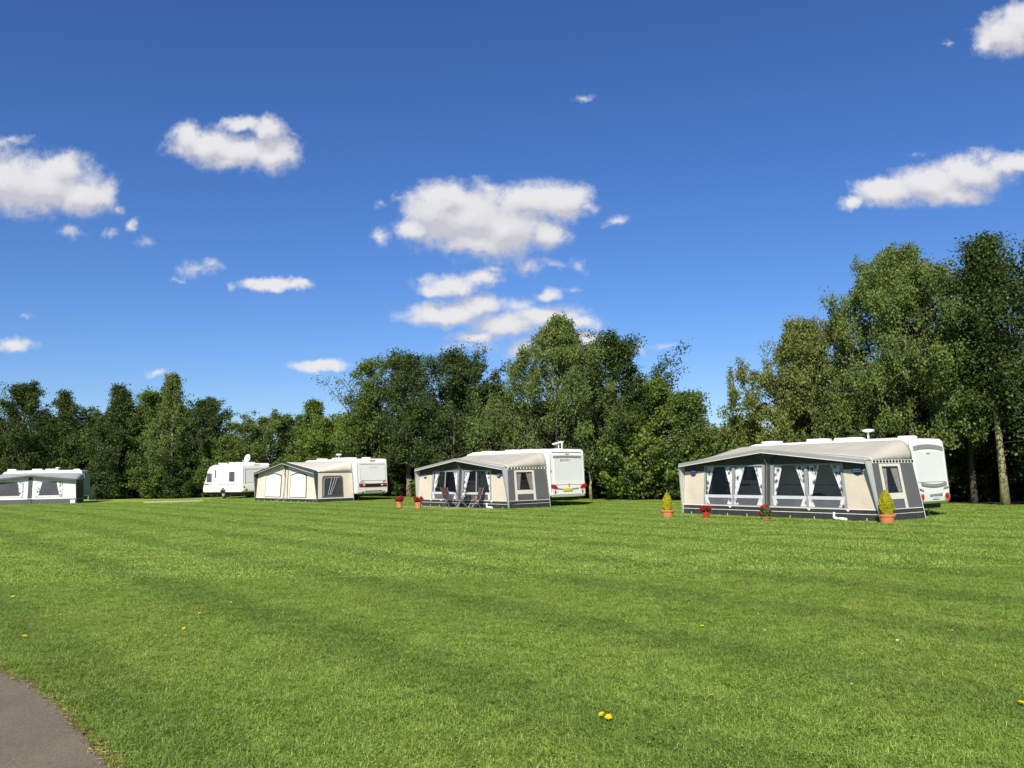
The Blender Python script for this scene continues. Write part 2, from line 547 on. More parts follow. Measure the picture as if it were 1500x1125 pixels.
def leaf_cloud(name, mat, parent, C, axis, nor, ln, wd):
    """many small leaf faces: centres C, long axis, normal, lengths, widths (arrays)"""
    n = len(C)
    axis = axis / (np.linalg.norm(axis, axis=1, keepdims=True) + 1e-9)
    b = np.cross(axis, nor)
    b /= (np.linalg.norm(b, axis=1, keepdims=True) + 1e-9)
    up = np.cross(b, axis)
    l, w = ln[:, None] * 0.5, wd[:, None] * 0.5
    V = np.empty((n, 4, 3))
    V[:, 0] = C - axis * l
    V[:, 1] = C + b * w + up * w * 0.35
    V[:, 2] = C + axis * l
    V[:, 3] = C - b * w + up * w * 0.35
    me = bpy.data.meshes.new(name)
    me.vertices.add(4 * n)
    me.vertices.foreach_set('co', V.reshape(-1).astype(np.float32))
    me.loops.add(4 * n)
    me.loops.foreach_set('vertex_index', np.arange(4 * n, dtype=np.int32))
    me.polygons.add(n)
    me.polygons.foreach_set('loop_start', np.arange(0, 4 * n, 4, dtype=np.int32))
    me.materials.append(mat)
    me.update(calc_edges=True)
    me.validate()
    o = bpy.data.objects.new(name, me)
    COL.objects.link(o)
    o.parent = parent
    return o


def unit_rand(rng, n):
    v = rng.normal(size=(n, 3))
    return v / np.linalg.norm(v, axis=1, keepdims=True)


# ------------------------------------------------------------------ trees
def tree(name, loc, H, cb, Rr, kind, mat, bark, label, seed, nleaf=22000, lsize=0.11, group=None, trunks=1, tr=0.13, lop=0.0, cat='tree', full=False, spire=0.0):
    rng = np.random.default_rng(seed)
    root = empty(name, loc)
    tag(root, label, cat, group)
    birch = kind == 'birch'

    def prof(f):
        if birch:
            return min(1.0, (1 - f) ** 0.5 * 1.25) * (0.8 + 0.2 * min(1, f * 4)) * (0.5 if spire and f > spire else 0.82 if spire and f > spire - .2 else 1.0)
        if kind == 'bush':
            return max(0.0, 1 - (1.7 * f - 0.72) ** 2) ** 0.5 if f > 0.0 else 0.7
        k = 0.42 if (spire and f > spire) else 1.0
        return (f + 0.10) ** 0.42 * (1 - f) ** 0.66 * 1.62 * k
    wood = MB()
    A, DN, W, TW = [], [], [], []           # leaf anchors, outward direction, weight, hang
    for tix in range(trunks):
        lean = rng.normal(size=2) * (0.025 if tix == 0 else 0.13)
        ht = H * (0.97 if birch else 0.93) * (1 if tix == 0 else rng.uniform(0.72, 0.92))
        off = rng.normal(size=2) * (0 if trunks == 1 else 0.22)
        tp = []
        for i in range(9):
            t = i / 8
            j = rng.normal(size=2) * 0.06 * t * (1 if kind != 'bush' else 2)
            tp.append(np.array([off[0] + lean[0] * ht * t + j[0], off[1] + lean[1] * ht * t + j[1], ht * t * 0.97]))
        tp = np.array(tp)
        tp[0, 2] = -0.15
        r0 = tr * (1 if trunks == 1 else 0.6)
        wood.mat(0).tube(tp, [r0 * (1.25 if i == 0 else 1) * (1 - 0.93 * i / 8) + 0.008 for i in range(9)], 8)

        def tpos(z):
            return np.array([np.interp(z, tp[:, 2], tp[:, k]) for k in range(3)])
        nb = int((18 + H * 2.6) / trunks ** 0.5 * (1.5 if full else 1))
        for i in range(nb):
            f = ((i + 0.5 + rng.uniform(-0.4, 0.4)) / nb) ** 0.92
            f = min(max(f, 0.01), 0.985)
            z = cb + f * (ht - cb)
            az = i * 2.39996 + rng.uniform(-0.5, 0.5) + tix
            ln = Rr * prof(f) * (rng.uniform(0.78, 1.12) if full else rng.uniform(0.55, 1.18)) * (1 + lop * math.cos(az))
            shoot = rng.uniform() < (0.0 if kind == 'bush' else 0.22)
            ln = max(ln, 0.25) * ((1.28 if birch else 1.45) if shoot else 1)
            el = R(18 + 48 * f + rng.uniform(-12, 12)) if not birch else R(30 + 38 * f + rng.uniform(-12, 12))
            d = np.array([math.cos(az) * math.cos(el), math.sin(az) * math.cos(el), math.sin(el)])
            L3 = ln / max(math.cos(el), 0.3)
            st = tpos(max(cb * 0.55, min(z - 0.55 * L3 * math.sin(el), ht * 0.95)))
            cv = -0.30 * L3 if birch else 0.05 * L3
            L3 = min(L3, max(0.15, (1.0 * ht - st[2] + rng.uniform(-.1, .25)) / max(math.sin(el), .2)))
            P = lambda t: st + d * L3 * t + np.array([0, 0, cv * t * t])
            pts = [P(t) for t in (0, 0.3, 0.6, 0.85, 1.0)]
            rb = (0.018 + 0.012 * ln) * (tr / 0.13)
            wood.mat(1).tube(pts, [rb, rb * 0.75, rb * 0.5, rb * 0.3, 0.006], 4)
            dens = rng.uniform(0.8, 1.25) if full else rng.uniform(0.45, 1.5)
            if shoot:
                dens *= 0.32
            for k in range(8):
                t = rng.uniform(0.22, 1.0)
                b0 = P(t)
                d2 = d + rng.normal(size=3) * 0.75
                d2[2] += 0.1
                d2 /= np.linalg.norm(d2)
                l2 = (0.42 * ln * (1.15 - 0.6 * t) + 0.22) * rng.uniform(0.6, 1.2)
                wood.tube([b0, b0 + d2 * l2 * 0.6, b0 + d2 * l2], [0.012, 0.008, 0.004], 3)
                for q in range(5):
                    t2 = rng.uniform(0.25, 1.05)
                    A.append(b0 + d2 * l2 * t2)
                    DN.append(d2)
                    W.append(dens * rng.uniform(0.5, 1.4) * (0.12 + 0.88 * t))
            for t in np.linspace(0.55, 1.03, 5):
                A.append(P(t)); DN.append(d); W.append(dens * t)
        for t in np.linspace(0.9, 1.02, 8):
            A.append(tpos(ht * min(t, 0.97)) + np.array([0, 0, max(0, t - .97) * ht])); DN.append(np.array([0, 0, 1.0])); W.append(0.35)
    A, DN, W = np.array(A), np.array(DN), np.array(W)
    W /= W.sum()
    idx = rng.choice(len(A), size=nleaf, p=W)
    sg = 0.10 + 0.028 * H ** 0.8 * (0.8 if birch else 1.0)
    # leaves gather in small sprays round each twig
    spray = rng.normal(size=(len(A), 3)) * sg * 0.6
    C = A[idx] + spray[idx] + rng.normal(size=(nleaf, 3)) * sg * np.array([0.62, 0.62, 0.5])
    if birch:
        hang = rng.uniform(0, 1, nleaf) ** 1.3 * (0.25 + 0.75 * ((idx * 7919) % 13) / 12.0) * (0.08 * H)
        sway = DN[idx] * hang[:, None] * 0.25
        C = A[idx] + spray[idx] * 1.1 + rng.normal(size=(nleaf, 3)) * sg * 0.42 + sway - np.array([0, 0, 1.0]) * hang[:, None]
        axis = rng.normal(size=(nleaf, 3)) * 0.55 + np.array([0, 0, -1.0])
    else:
        axis = rng.normal(size=(nleaf, 3)) + DN[idx] * 0.7 + np.array([0, 0, -0.25])
    C[:, 2] = np.maximum(C[:, 2], 0.05 + rng.uniform(0, 0.25, nleaf))
    nor = rng.normal(size=(nleaf, 3)) * 0.75 + np.array([0, 0, 0.75]) + DN[idx] * 0.4
    ln = lsize * rng.uniform(0.65, 1.35, nleaf)
    wood.build('trunk', [bark, M['twig']], root, smooth=True)
    leaf_cloud('crown', mat, root, C, axis, nor, ln, ln * (0.62 if birch else 0.72))
    return root


# depth of the tree line on each bearing
TLX = [-400, 0, 330, 400, 500, 600, 700, 800, 900, 1000, 1100, 1200, 1350, 1467, 1600, 1900]
TLY = [80, 79, 76, 71, 64, 58, 53.5, 50, 48, 46, 42.5, 39, 36.5, 33.5, 31, 28]


def tl(px):
    return float(np.interp(px, TLX, TLY))


TREES = [
    # px, top y, half width px, kind, leaf material, bark, crown base m, label, options
    (35, 560, 46, 'alder', 'lf_dark', 'barkalder', 1.2, 'tall dark tree with a ragged top right behind the far left grey awning', {}),
    (95, 570, 33, 'alder', 'lf_dark', 'barkalder', 1.5, 'dark tree with two small tufts on top just right of the far left awning peak', dict(trunks=2, spire=.75)),
    (140, 612, 36, 'alder', 'lf_mid', 'barkalder', 0.8, 'low dark tree behind the grey windbreak beside the far left caravan', {}),
    (172, 560, 40, 'alder', 'lf_dark', 'barkalder', 1.0, 'dark tree with a lone thin leader above the leaning pale stake', dict(spire=.66)),
    (214, 570, 36, 'alder', 'lf_mid', 'barkalder', 1.0, 'mid green tree touching the slim birch on its left side', {}),
    (250, 544, 31, 'birch', 'lf_birch', 'barkbirch', 2.2, 'slim pointed birch with drooping twigs, tallest of the trees left of the lone caravan', dict(nleaf=15000, spire=.7)),
    (298, 584, 45, 'alder', 'lf_dark', 'barkalder', 1.0, 'dark spreading tree behind the nose of the caravan without an awning', {}),
    (338, 640, 34, 'bush', 'lf_mid', 'barkalder', 0.1, 'low green tree at the dip in the tree line over the lone caravan', dict(nleaf=12000)),
    (392, 610, 56, 'bush', 'lf_mid', 'barkalder', 0.4, 'round topped green tree directly behind the white satellite dish', {}),
    (456, 584, 32, 'alder', 'lf_mid', 'barkalder', 1.4, 'small tree with a tuft like a bonnet above the beige awning with white blinds', dict(nleaf=14000, spire=.55)),
    (492, 612, 44, 'alder', 'lf_light', 'barkalder', 0.6, 'pale green low tree behind the mushroom aerial of the beige awning', {}),
    (548, 522, 50, 'alder', 'lf_mid', 'barkalder', 1.2, 'loose open tree with long side shoots behind the caravan with the dark red light bar', dict(nleaf=18000, trunks=2)),
    (600, 512, 46, 'alder', 'lf_dark', 'barkpale', 2.2, 'tree on a pale bare trunk standing left of the awning with the brown chairs', dict(tr=0.2)),
    (662, 508, 68, 'alder', 'lf_dark', 'barkalder', 0.8, 'broad dense dark green tree behind the awning with the brown chairs', dict(nleaf=30000)),
    (728, 560, 48, 'alder', 'lf_dark', 'barkalder', 0.8, 'lower dark tree squeezed between the dense dark tree and the weeping birch', {}),
    (815, 462, 94, 'birch', 'lf_birch', 'barkbirch', 1.6, 'tall olive green weeping birch with a pointed crown behind the caravan with yellow plate', dict(nleaf=40000, full=True, spire=.76)),
    (905, 488, 74, 'alder', 'lf_dark', 'barkalder', 1.0, 'tall dark green tree right of the weeping birch, its top ragged', dict(nleaf=30000)),
    (968, 556, 52, 'alder', 'lf_light', 'barkalder', 0.8, 'yellowing pale green tree on the right shoulder of the tall ragged dark tree', {}),
    (1016, 572, 29, 'alder', 'lf_mid', 'barkpale', 1.4, 'spindly open tree with bare looking shoots above the small golden conifer', dict(nleaf=11000)),
    (1054, 632, 32, 'bush', 'lf_mid', 'barkalder', 0.2, 'low rounded brownish green tree in the gap left of the largest awning roof', dict(nleaf=14000)),
    (1100, 614, 32, 'bush', 'lf_lime', 'barkalder', 0.4, 'small lime green tree peeping over the peak of the largest awning', dict(nleaf=11000)),
    (1188, 462, 90, 'birch', 'lf_gold', 'barkbirch', 1.6, 'open wispy birch with yellowing leaves behind the largest awning', dict(nleaf=36000, lop=-.12)),
    (1232, 545, 62, 'alder', 'lf_dark', 'barkalder', 0.6, 'dark green small tree under the wispy yellowing birch', dict(nleaf=22000)),
    (1342, 357, 104, 'birch', 'lf_birch', 'barkbirch', 2.7, 'largest birch, wide and olive green, rising behind the rightmost white caravan', dict(nleaf=70000, full=True, tr=.17)),
    (1425, 470, 46, 'alder', 'lf_dark', 'twig', 4.2, 'shaded tree between the largest birch and the pale trunk at far right', {}),
    (1470, 342, 56, 'alder', 'lf_dark', 'barkpale', 3.1, 'tall narrow dark tree on a pale flaking trunk at the right edge of the lawn', dict(nleaf=30000, tr=0.15, spire=.74)),
]


def add_trees():
    for i, (px, ty, hw, kind, lm, bk, cb, label, kw) in enumerate(TREES):
        Y = tl(px) + (-1.0 if kind == 'bush' else 0.6 * ((i * 37) % 5 - 2))
        if px == 1470:
            Y = 33.2
        if px == 600:
            Y = 59.5
        loc = at(px, Y)
        H = h_at(ty, px, Y) - loc.z
        kw = dict(kw)
        nl = int(kw.pop('nleaf', 22000) * 1.7)
        nm = 'birch_tree' if kind == 'birch' else 'broadleaf_tree'
        ls = 0.062 + 0.0011 * Y
        tree(nm, loc, H, cb, hw / FPX * Y * 1.15, kind, M[lm], M[bk], label, 100 + i, nl, ls, 'trees along the edge of the lawn', **kw)
    # trees just outside the picture
    for j, (px, H) in enumerate(((-60, 10.5), (-150, 9.5), (1560, 10.5), (1660, 9.5))):
        loc = at(px, tl(px))
        tree('broadleaf_tree', loc, H, 1.2, 2.7, 'alder', M['lf_dark'], M['barkalder'],
             ['dark tree next beyond the ragged one at far left', 'second dark tree beyond the far left awning',
              'dark tree right of the pale flaking trunk', 'second dark tree right of the pale flaking trunk'][j], 300 + j, 16000, 0.13, 'trees along the edge of the lawn')
    # second rank, filling the wood
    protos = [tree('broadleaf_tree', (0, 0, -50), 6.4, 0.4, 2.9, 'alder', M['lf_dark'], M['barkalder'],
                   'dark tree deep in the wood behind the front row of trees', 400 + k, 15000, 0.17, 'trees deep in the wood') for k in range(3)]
    k = 0
    for px in range(-180, 1740, 62):
        for row in (3.6, 7.5):
            Y = tl(px) + row + rnd.uniform(-0.7, 0.7)
            o = protos[k % 3] if k < 3 else copy_tree(protos[k % 3])
            o.location = at(px + rnd.uniform(-18, 18), Y)
            o.rotation_euler = (0, 0, rnd.uniform(0, 6.28))
            s = rnd.uniform(0.8, 1.05) * (0.92 if row < 5 else 1.0)
            if 325 < px < 425:
                s *= 0.52
            if 995 < px < 1140:
                s *= 0.5
            if px < 300:
                s *= 1.3
            if px > 1180:
                s *= 1.0
            o.scale = (s, s, s)
            k += 1
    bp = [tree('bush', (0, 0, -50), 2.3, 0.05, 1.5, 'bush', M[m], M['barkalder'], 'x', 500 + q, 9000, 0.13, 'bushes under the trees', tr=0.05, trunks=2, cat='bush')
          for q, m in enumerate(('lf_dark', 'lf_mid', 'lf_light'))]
    bush0 = bp
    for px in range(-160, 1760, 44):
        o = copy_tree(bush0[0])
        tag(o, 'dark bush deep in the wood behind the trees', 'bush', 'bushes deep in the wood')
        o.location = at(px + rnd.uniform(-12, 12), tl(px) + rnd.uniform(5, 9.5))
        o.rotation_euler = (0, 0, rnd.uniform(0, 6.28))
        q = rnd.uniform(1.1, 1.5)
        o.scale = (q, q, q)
    # undergrowth along the front of the wood
    spots = [(10, 0, .9, 'dark bush in the shade behind the far left awning roof'), (160, 0, 1.1, 'dark bush behind the leaning pale stake'),
             (225, 1, 1.15, 'green bush under the slim pointed birch'), (262, 0, 1.0, 'dark bush left of the lone caravan nose'),
             (345, 1, 1.2, 'green bush behind the lone caravan roof'), (430, 2, 1.25, 'pale bush behind the beige awning ridge'),
             (505, 0, 1.2, 'dark bush behind the beige awning roof'), (575, 0, .8, 'dark bush right of the caravan with the red light bar'),
             (640, 0, 1.1, 'dark bush behind the peak of the awning with brown chairs'), (700, 0, 1.1, 'dark bush behind the roof of the awning with brown chairs'),
             (770, 1, 1.1, 'green bush below the weeping birch behind the caravan roof'), (880, 0, .85, 'dark bush beside the two stemmed bare trunk'),
             (925, 2, 1.35, 'wide pale green bush at the lawn edge between the two right hand caravans'), (975, 1, 1.25, 'green bush behind the left golden conifer'),
             (1030, 0, 1.0, 'dark bush at the left end of the largest awning'), (1120, 1, 1.2, 'green bush behind the largest awning peak'),
             (1215, 0, 1.3, 'dark bush behind the largest awning roof'), (1300, 0, 1.3, 'dark bush behind the rightmost caravan roof aerial'),
             (1640, 0, 1.0, 'dark bush right of the pale flaking trunk')]
    used = set()
    for px, m, s, label in spots:
        o = bp[m] if m not in used else copy_tree(bp[m])
        used.add(m)
        tag(o, label, 'bush', 'bushes under the trees')
        o.location = at(px, tl(px) - (1.2 if px not in (1405, 575, 880) else -1.6))
        o.rotation_euler = (0, 0, rnd.uniform(0, 6.28))
        o.scale = (s, s, s)
    # two bare stems catching the sun by the caravan with the yellow plate
    for px, py, hgt, lab in ((866, 733, 2.1, 'pale forked bare trunk lit by the sun right of the caravan with yellow plate'),
                             (895, 731, 1.2, 'short pale stump in the shade under the wide bush')):
        p = gp(px, py)
        t = empty('bare_trunk', p)
        tag(t, lab, 'tree trunk')
        w = MB().tube([(0, 0, -.1), (-.03, 0, hgt * .35), (.02, 0, hgt * .5), (-.12, .05, hgt)], [.10, .075, .06, .025], 7)
        w.tube([(-.02, 0, hgt * .42), (.16, 0, hgt * .65), (.2, 0, hgt * .97)], [.05, .04, .02], 6)
        w.build('stem', M['barkpale'], t, smooth=True)


# ------------------------------------------------------------------ ground
def ground():
    xs = sorted(set(list(np.linspace(-90, 70, 81)) + [-1500, -700, -350, -200, -130, 110, 180, 350, 700, 1500]))
    ys = sorted(set(list(np.linspace(-20, 120, 71)) + [-400, -120, -50, 160, 250, 500, 1000, 2500]))
    mb = MB()
    mb.grid([[(x, y, float(gz(x, y))) for x in xs] for y in ys])
    o = mb.build('lawn', M['lawn'], smooth=True)
    tag(o, kind='structure')
    # litter under the trees
    mb = MB()
    rows = [[], []]
    r = random.Random(3)
    for px in range(-300, 1900, 12):
        e = tl(px) - 0.2 + 0.5 * math.sin(px * .05) * r.uniform(.3, 1) + r.uniform(-.25, .25)
        for k, Y in enumerate((e, tl(px) + 14)):
            p = at(px, Y)
            rows[k].append((p.x, p.y, p.z + 0.005))
    mb.grid(rows)
    tag(mb.build('leaf_litter', M['litter']), kind='structure')


PATH_EDGE = [(-40, 968), (0, 985), (40, 1001), (75, 1026), (105, 1058), (135, 1092), (165, 1128), (200, 1175), (240, 1240)]


def path():
    e = [gp(*p) for p in PATH_EDGE]
    mb = MB()
    fine = []
    for a, b in zip(e, e[1:]):
        for k in range(8):
            fine.append(a.lerp(b, k / 8))
    fine.append(e[-1])
    r = random.Random(5)
    rows = [[], []]
    for i, p in enumerate(fine):
        j = Vector((r.uniform(-.02, .02), r.uniform(-.02, .02), 0))
        rows[0].append((p.x + j.x, p.y + j.y, 0.006))
        rows[1].append((p.x - 3.2 - 2.5, p.y - 1.6 - 1.2, 0.006))
    mb.grid(rows)
    tag(mb.build('path', M['asphalt']), kind='structure')
    # dry clippings along the edge
    rng = np.random.default_rng(9)
    n = 1300
    fx = np.array([[p.x, p.y] for p in fine])
    t = rng.uniform(0, len(fine) - 1.001, n)
    i = t.astype(int)
    P = fx[i] + (fx[i + 1] - fx[i]) * (t - i)[:, None]
    off = rng.normal(size=(n, 2)) * 0.035 + np.array([0.01, 0.01])
    C = np.c_[P + off, rng.uniform(0.008, 0.03, n)]
    ax = rng.normal(size=(n, 3)) * np.array([1, 1, .25])
    nor = rng.normal(size=(n, 3)) * .4 + np.array([0, 0, 1.0])
    o = leaf_cloud('dry_clippings', M['straw'], None, C, ax, nor, rng.uniform(.02, .06, n), rng.uniform(.004, .009, n))
    tag(o, 'dry brown grass clippings along the path edge', 'clippings', kind='stuff')
    return fx


def in_path(x, y, fx):
    # path lies to the left / nearer side of its edge polyline
    yi = np.interp(x, fx[:, 0], fx[:, 1])
    return (y < yi + 0.015) & (x < fx[-1, 0])


def grass(fx):
    def tile(size, n, hl, hh, w, seed, lmax=2.4):
        r = np.random.default_rng(seed)
        bx = r.uniform(-size / 2, size / 2, (n, 2))
        az = r.uniform(0, 6.283, n)
        h = r.uniform(hl, hh, n)
        lean = r.uniform(0.3, lmax, n) * h
        az = r.uniform(0, 6.283) + r.normal(size=n) * 1.6
        ww = w * r.uniform(0.6, 1.3, n)
        d = np.c_[np.cos(az), np.sin(az)]
        s = np.c_[-d[:, 1], d[:, 0]]
        V = np.empty((n, 5, 3))
        z0 = np.full(n, -0.008)
        V[:, 0] = np.c_[bx - s * ww[:, None] / 2, z0]
        V[:, 1] = np.c_[bx + s * ww[:, None] / 2, z0]
        mid = bx + d * lean[:, None] * 0.38
        V[:, 2] = np.c_[mid + s * ww[:, None] * .42, h * .62]
        V[:, 3] = np.c_[mid - s * ww[:, None] * .42, h * .62]
        V[:, 4] = np.c_[bx + d * lean[:, None], h]
        nc = int(n * .13)
        q = np.arange(nc)
        ca, cs = r.uniform(0, 6.283, nc), r.uniform(.6, 1.25, nc) * w * 2.0
        ch = r.uniform(.010, .026, nc)
        for kk, (dx_, dy_, dz_) in enumerate(((-1, -.5, 0), (-.2, -1, .25), (1, -.4, .1), (.8, .7, -.1), (-.6, .9, .2))):
            V[q, kk] = np.c_[bx[q, 0] + cs * (dx_ * np.cos(ca) - dy_ * np.sin(ca)), bx[q, 1] + cs * (dx_ * np.sin(ca) + dy_ * np.cos(ca)), ch + dz_ * cs]
        o = np.arange(n)[:, None] * 5
        loops = np.concatenate([o + np.array([0, 1, 2, 3]), o + np.array([3, 2, 4])], axis=1).reshape(-1)
        me = bpy.data.meshes.new('grass_tuft')
        me.vertices.add(5 * n)
        me.vertices.foreach_set('co', V.reshape(-1).astype(np.float32))
        me.loops.add(7 * n)
        me.loops.foreach_set('vertex_index', loops.astype(np.int32))
        me.polygons.add(2 * n)
        st = (np.arange(n)[:, None] * 7 + np.array([0, 4])).reshape(-1)
        me.polygons.foreach_set('loop_start', st.astype(np.int32))
        me.materials.append(M['blade'])
        me.update(calc_edges=True)
        me.validate()
        return bpy.data.objects.new('grass_tuft', me)

    def field(name, label, pts, tiles):
        c = bpy.data.collections.new(name + '_tufts')
        for t in tiles:
            c.objects.link(t)
        me = bpy.data.meshes.new(name)
        me.from_pydata([tuple(p) for p in pts], [], [])
        o = bpy.data.objects.new(name, me)
        COL.objects.link(o)
        tag(o, label, 'grass', kind='stuff')
        ng = bpy.data.node_groups.new(name, 'GeometryNodeTree')
        ng.interface.new_socket('Geometry', in_out='INPUT', socket_type='NodeSocketGeometry')
        ng.interface.new_socket('Geometry', in_out='OUTPUT', socket_type='NodeSocketGeometry')
        gi, go = ng.nodes.new('NodeGroupInput'), ng.nodes.new('NodeGroupOutput')
        ci = ng.nodes.new('GeometryNodeCollectionInfo')
        ci.inputs['Collection'].default_value = c
        ci.inputs['Separate Children'].default_value = True
        ci.inputs['Reset Children'].default_value = True
        iop = ng.nodes.new('GeometryNodeInstanceOnPoints')
        iop.inputs['Pick Instance'].default_value = True
        rv = ng.nodes.new('FunctionNodeRandomValue')
        rv.data_type = 'FLOAT_VECTOR'
        rv.inputs[0].default_value = (0, 0, 0)
        rv.inputs[1].default_value = (0, 0, 6.2832)
        ri = ng.nodes.new('FunctionNodeRandomValue')
        ri.data_type = 'INT'
        ri.inputs[4].default_value = 0
        ri.inputs[5].default_value = len(tiles) - 1
        ri.inputs['Seed'].default_value = 4
        L = ng.links.new
        L(gi.outputs[0], iop.inputs['Points'])
        L(ci.outputs[0], iop.inputs['Instance'])
        L(rv.outputs[0], iop.inputs['Rotation'])
        L(ri.outputs[2], iop.inputs['Instance Index'])
        rs = ng.nodes.new('FunctionNodeRandomValue')
        rs.data_type = 'FLOAT_VECTOR'
        rs.inputs[0].default_value = (0.9, 0.9, 0.75)
        rs.inputs[1].default_value = (1.15, 1.15, 1.2)
        rs.inputs['Seed'].default_value = 11
        L(rs.outputs[0], iop.inputs['Scale'])
        L(iop.outputs[0], go.inputs[0])
        md = o.modifiers.new('tufts', 'NODES')
        md.node_group = ng
    rng = np.random.default_rng(21)
    # foreground turf: round-ish tufts 0.16 m, jittered
    st = 0.11
    ys = np.arange(3.2, 13.5, st)
    P = []
    for y in ys:
        hw = 0.64 * y + 3.6
        xs = np.arange(-hw, hw, st)
        P.append(np.c_[xs + rng.uniform(-.05, .05, len(xs)), y + rng.uniform(-.05, .05, len(xs))])
    P = np.concatenate(P)
    keep = ~in_path(P[:, 0] - .03, P[:, 1] - .03, fx)
    P = P[keep]
    field('foreground_grass', 'short mown green grass of the nearer lawn', np.c_[P, gz(P[:, 0], P[:, 1])],
          [tile(0.17, 170, .015, .036, .0038, 30 + k) for k in range(6)])
    st = 0.42
    ys = np.arange(12.8, 66, st)
    P = []
    for y in ys:
        hw = 0.66 * y + 4
        xs = np.arange(-hw, hw, st)
        P.append(np.c_[xs + rng.uniform(-.2, .2, len(xs)), y + rng.uniform(-.2, .2, len(xs))])
    P = np.concatenate(P)
    px = 750 + 1250 * P[:, 0] / P[:, 1]
    P = P[P[:, 1] < np.interp(px, TLX, TLY) - 0.3]
    # nothing grows through the groundsheets
    for (ox, oy, a, x0, x1, y0, y1) in FOOT:
        dx, dy = P[:, 0] - ox, P[:, 1] - oy
        lx = dx * math.cos(a) - dy * math.sin(a)
        ly = dx * math.sin(a) + dy * math.cos(a)
        P = P[~((lx > x0) & (lx < x1) & (ly > y0) & (ly < y1))]
    field('distant_grass', 'short mown green grass of the farther lawn', np.c_[P, gz(P[:, 0], P[:, 1])],
          [tile(0.6, 300, .016, .038, .010, 60 + k, 1.1) for k in range(6)])


FOOT = []


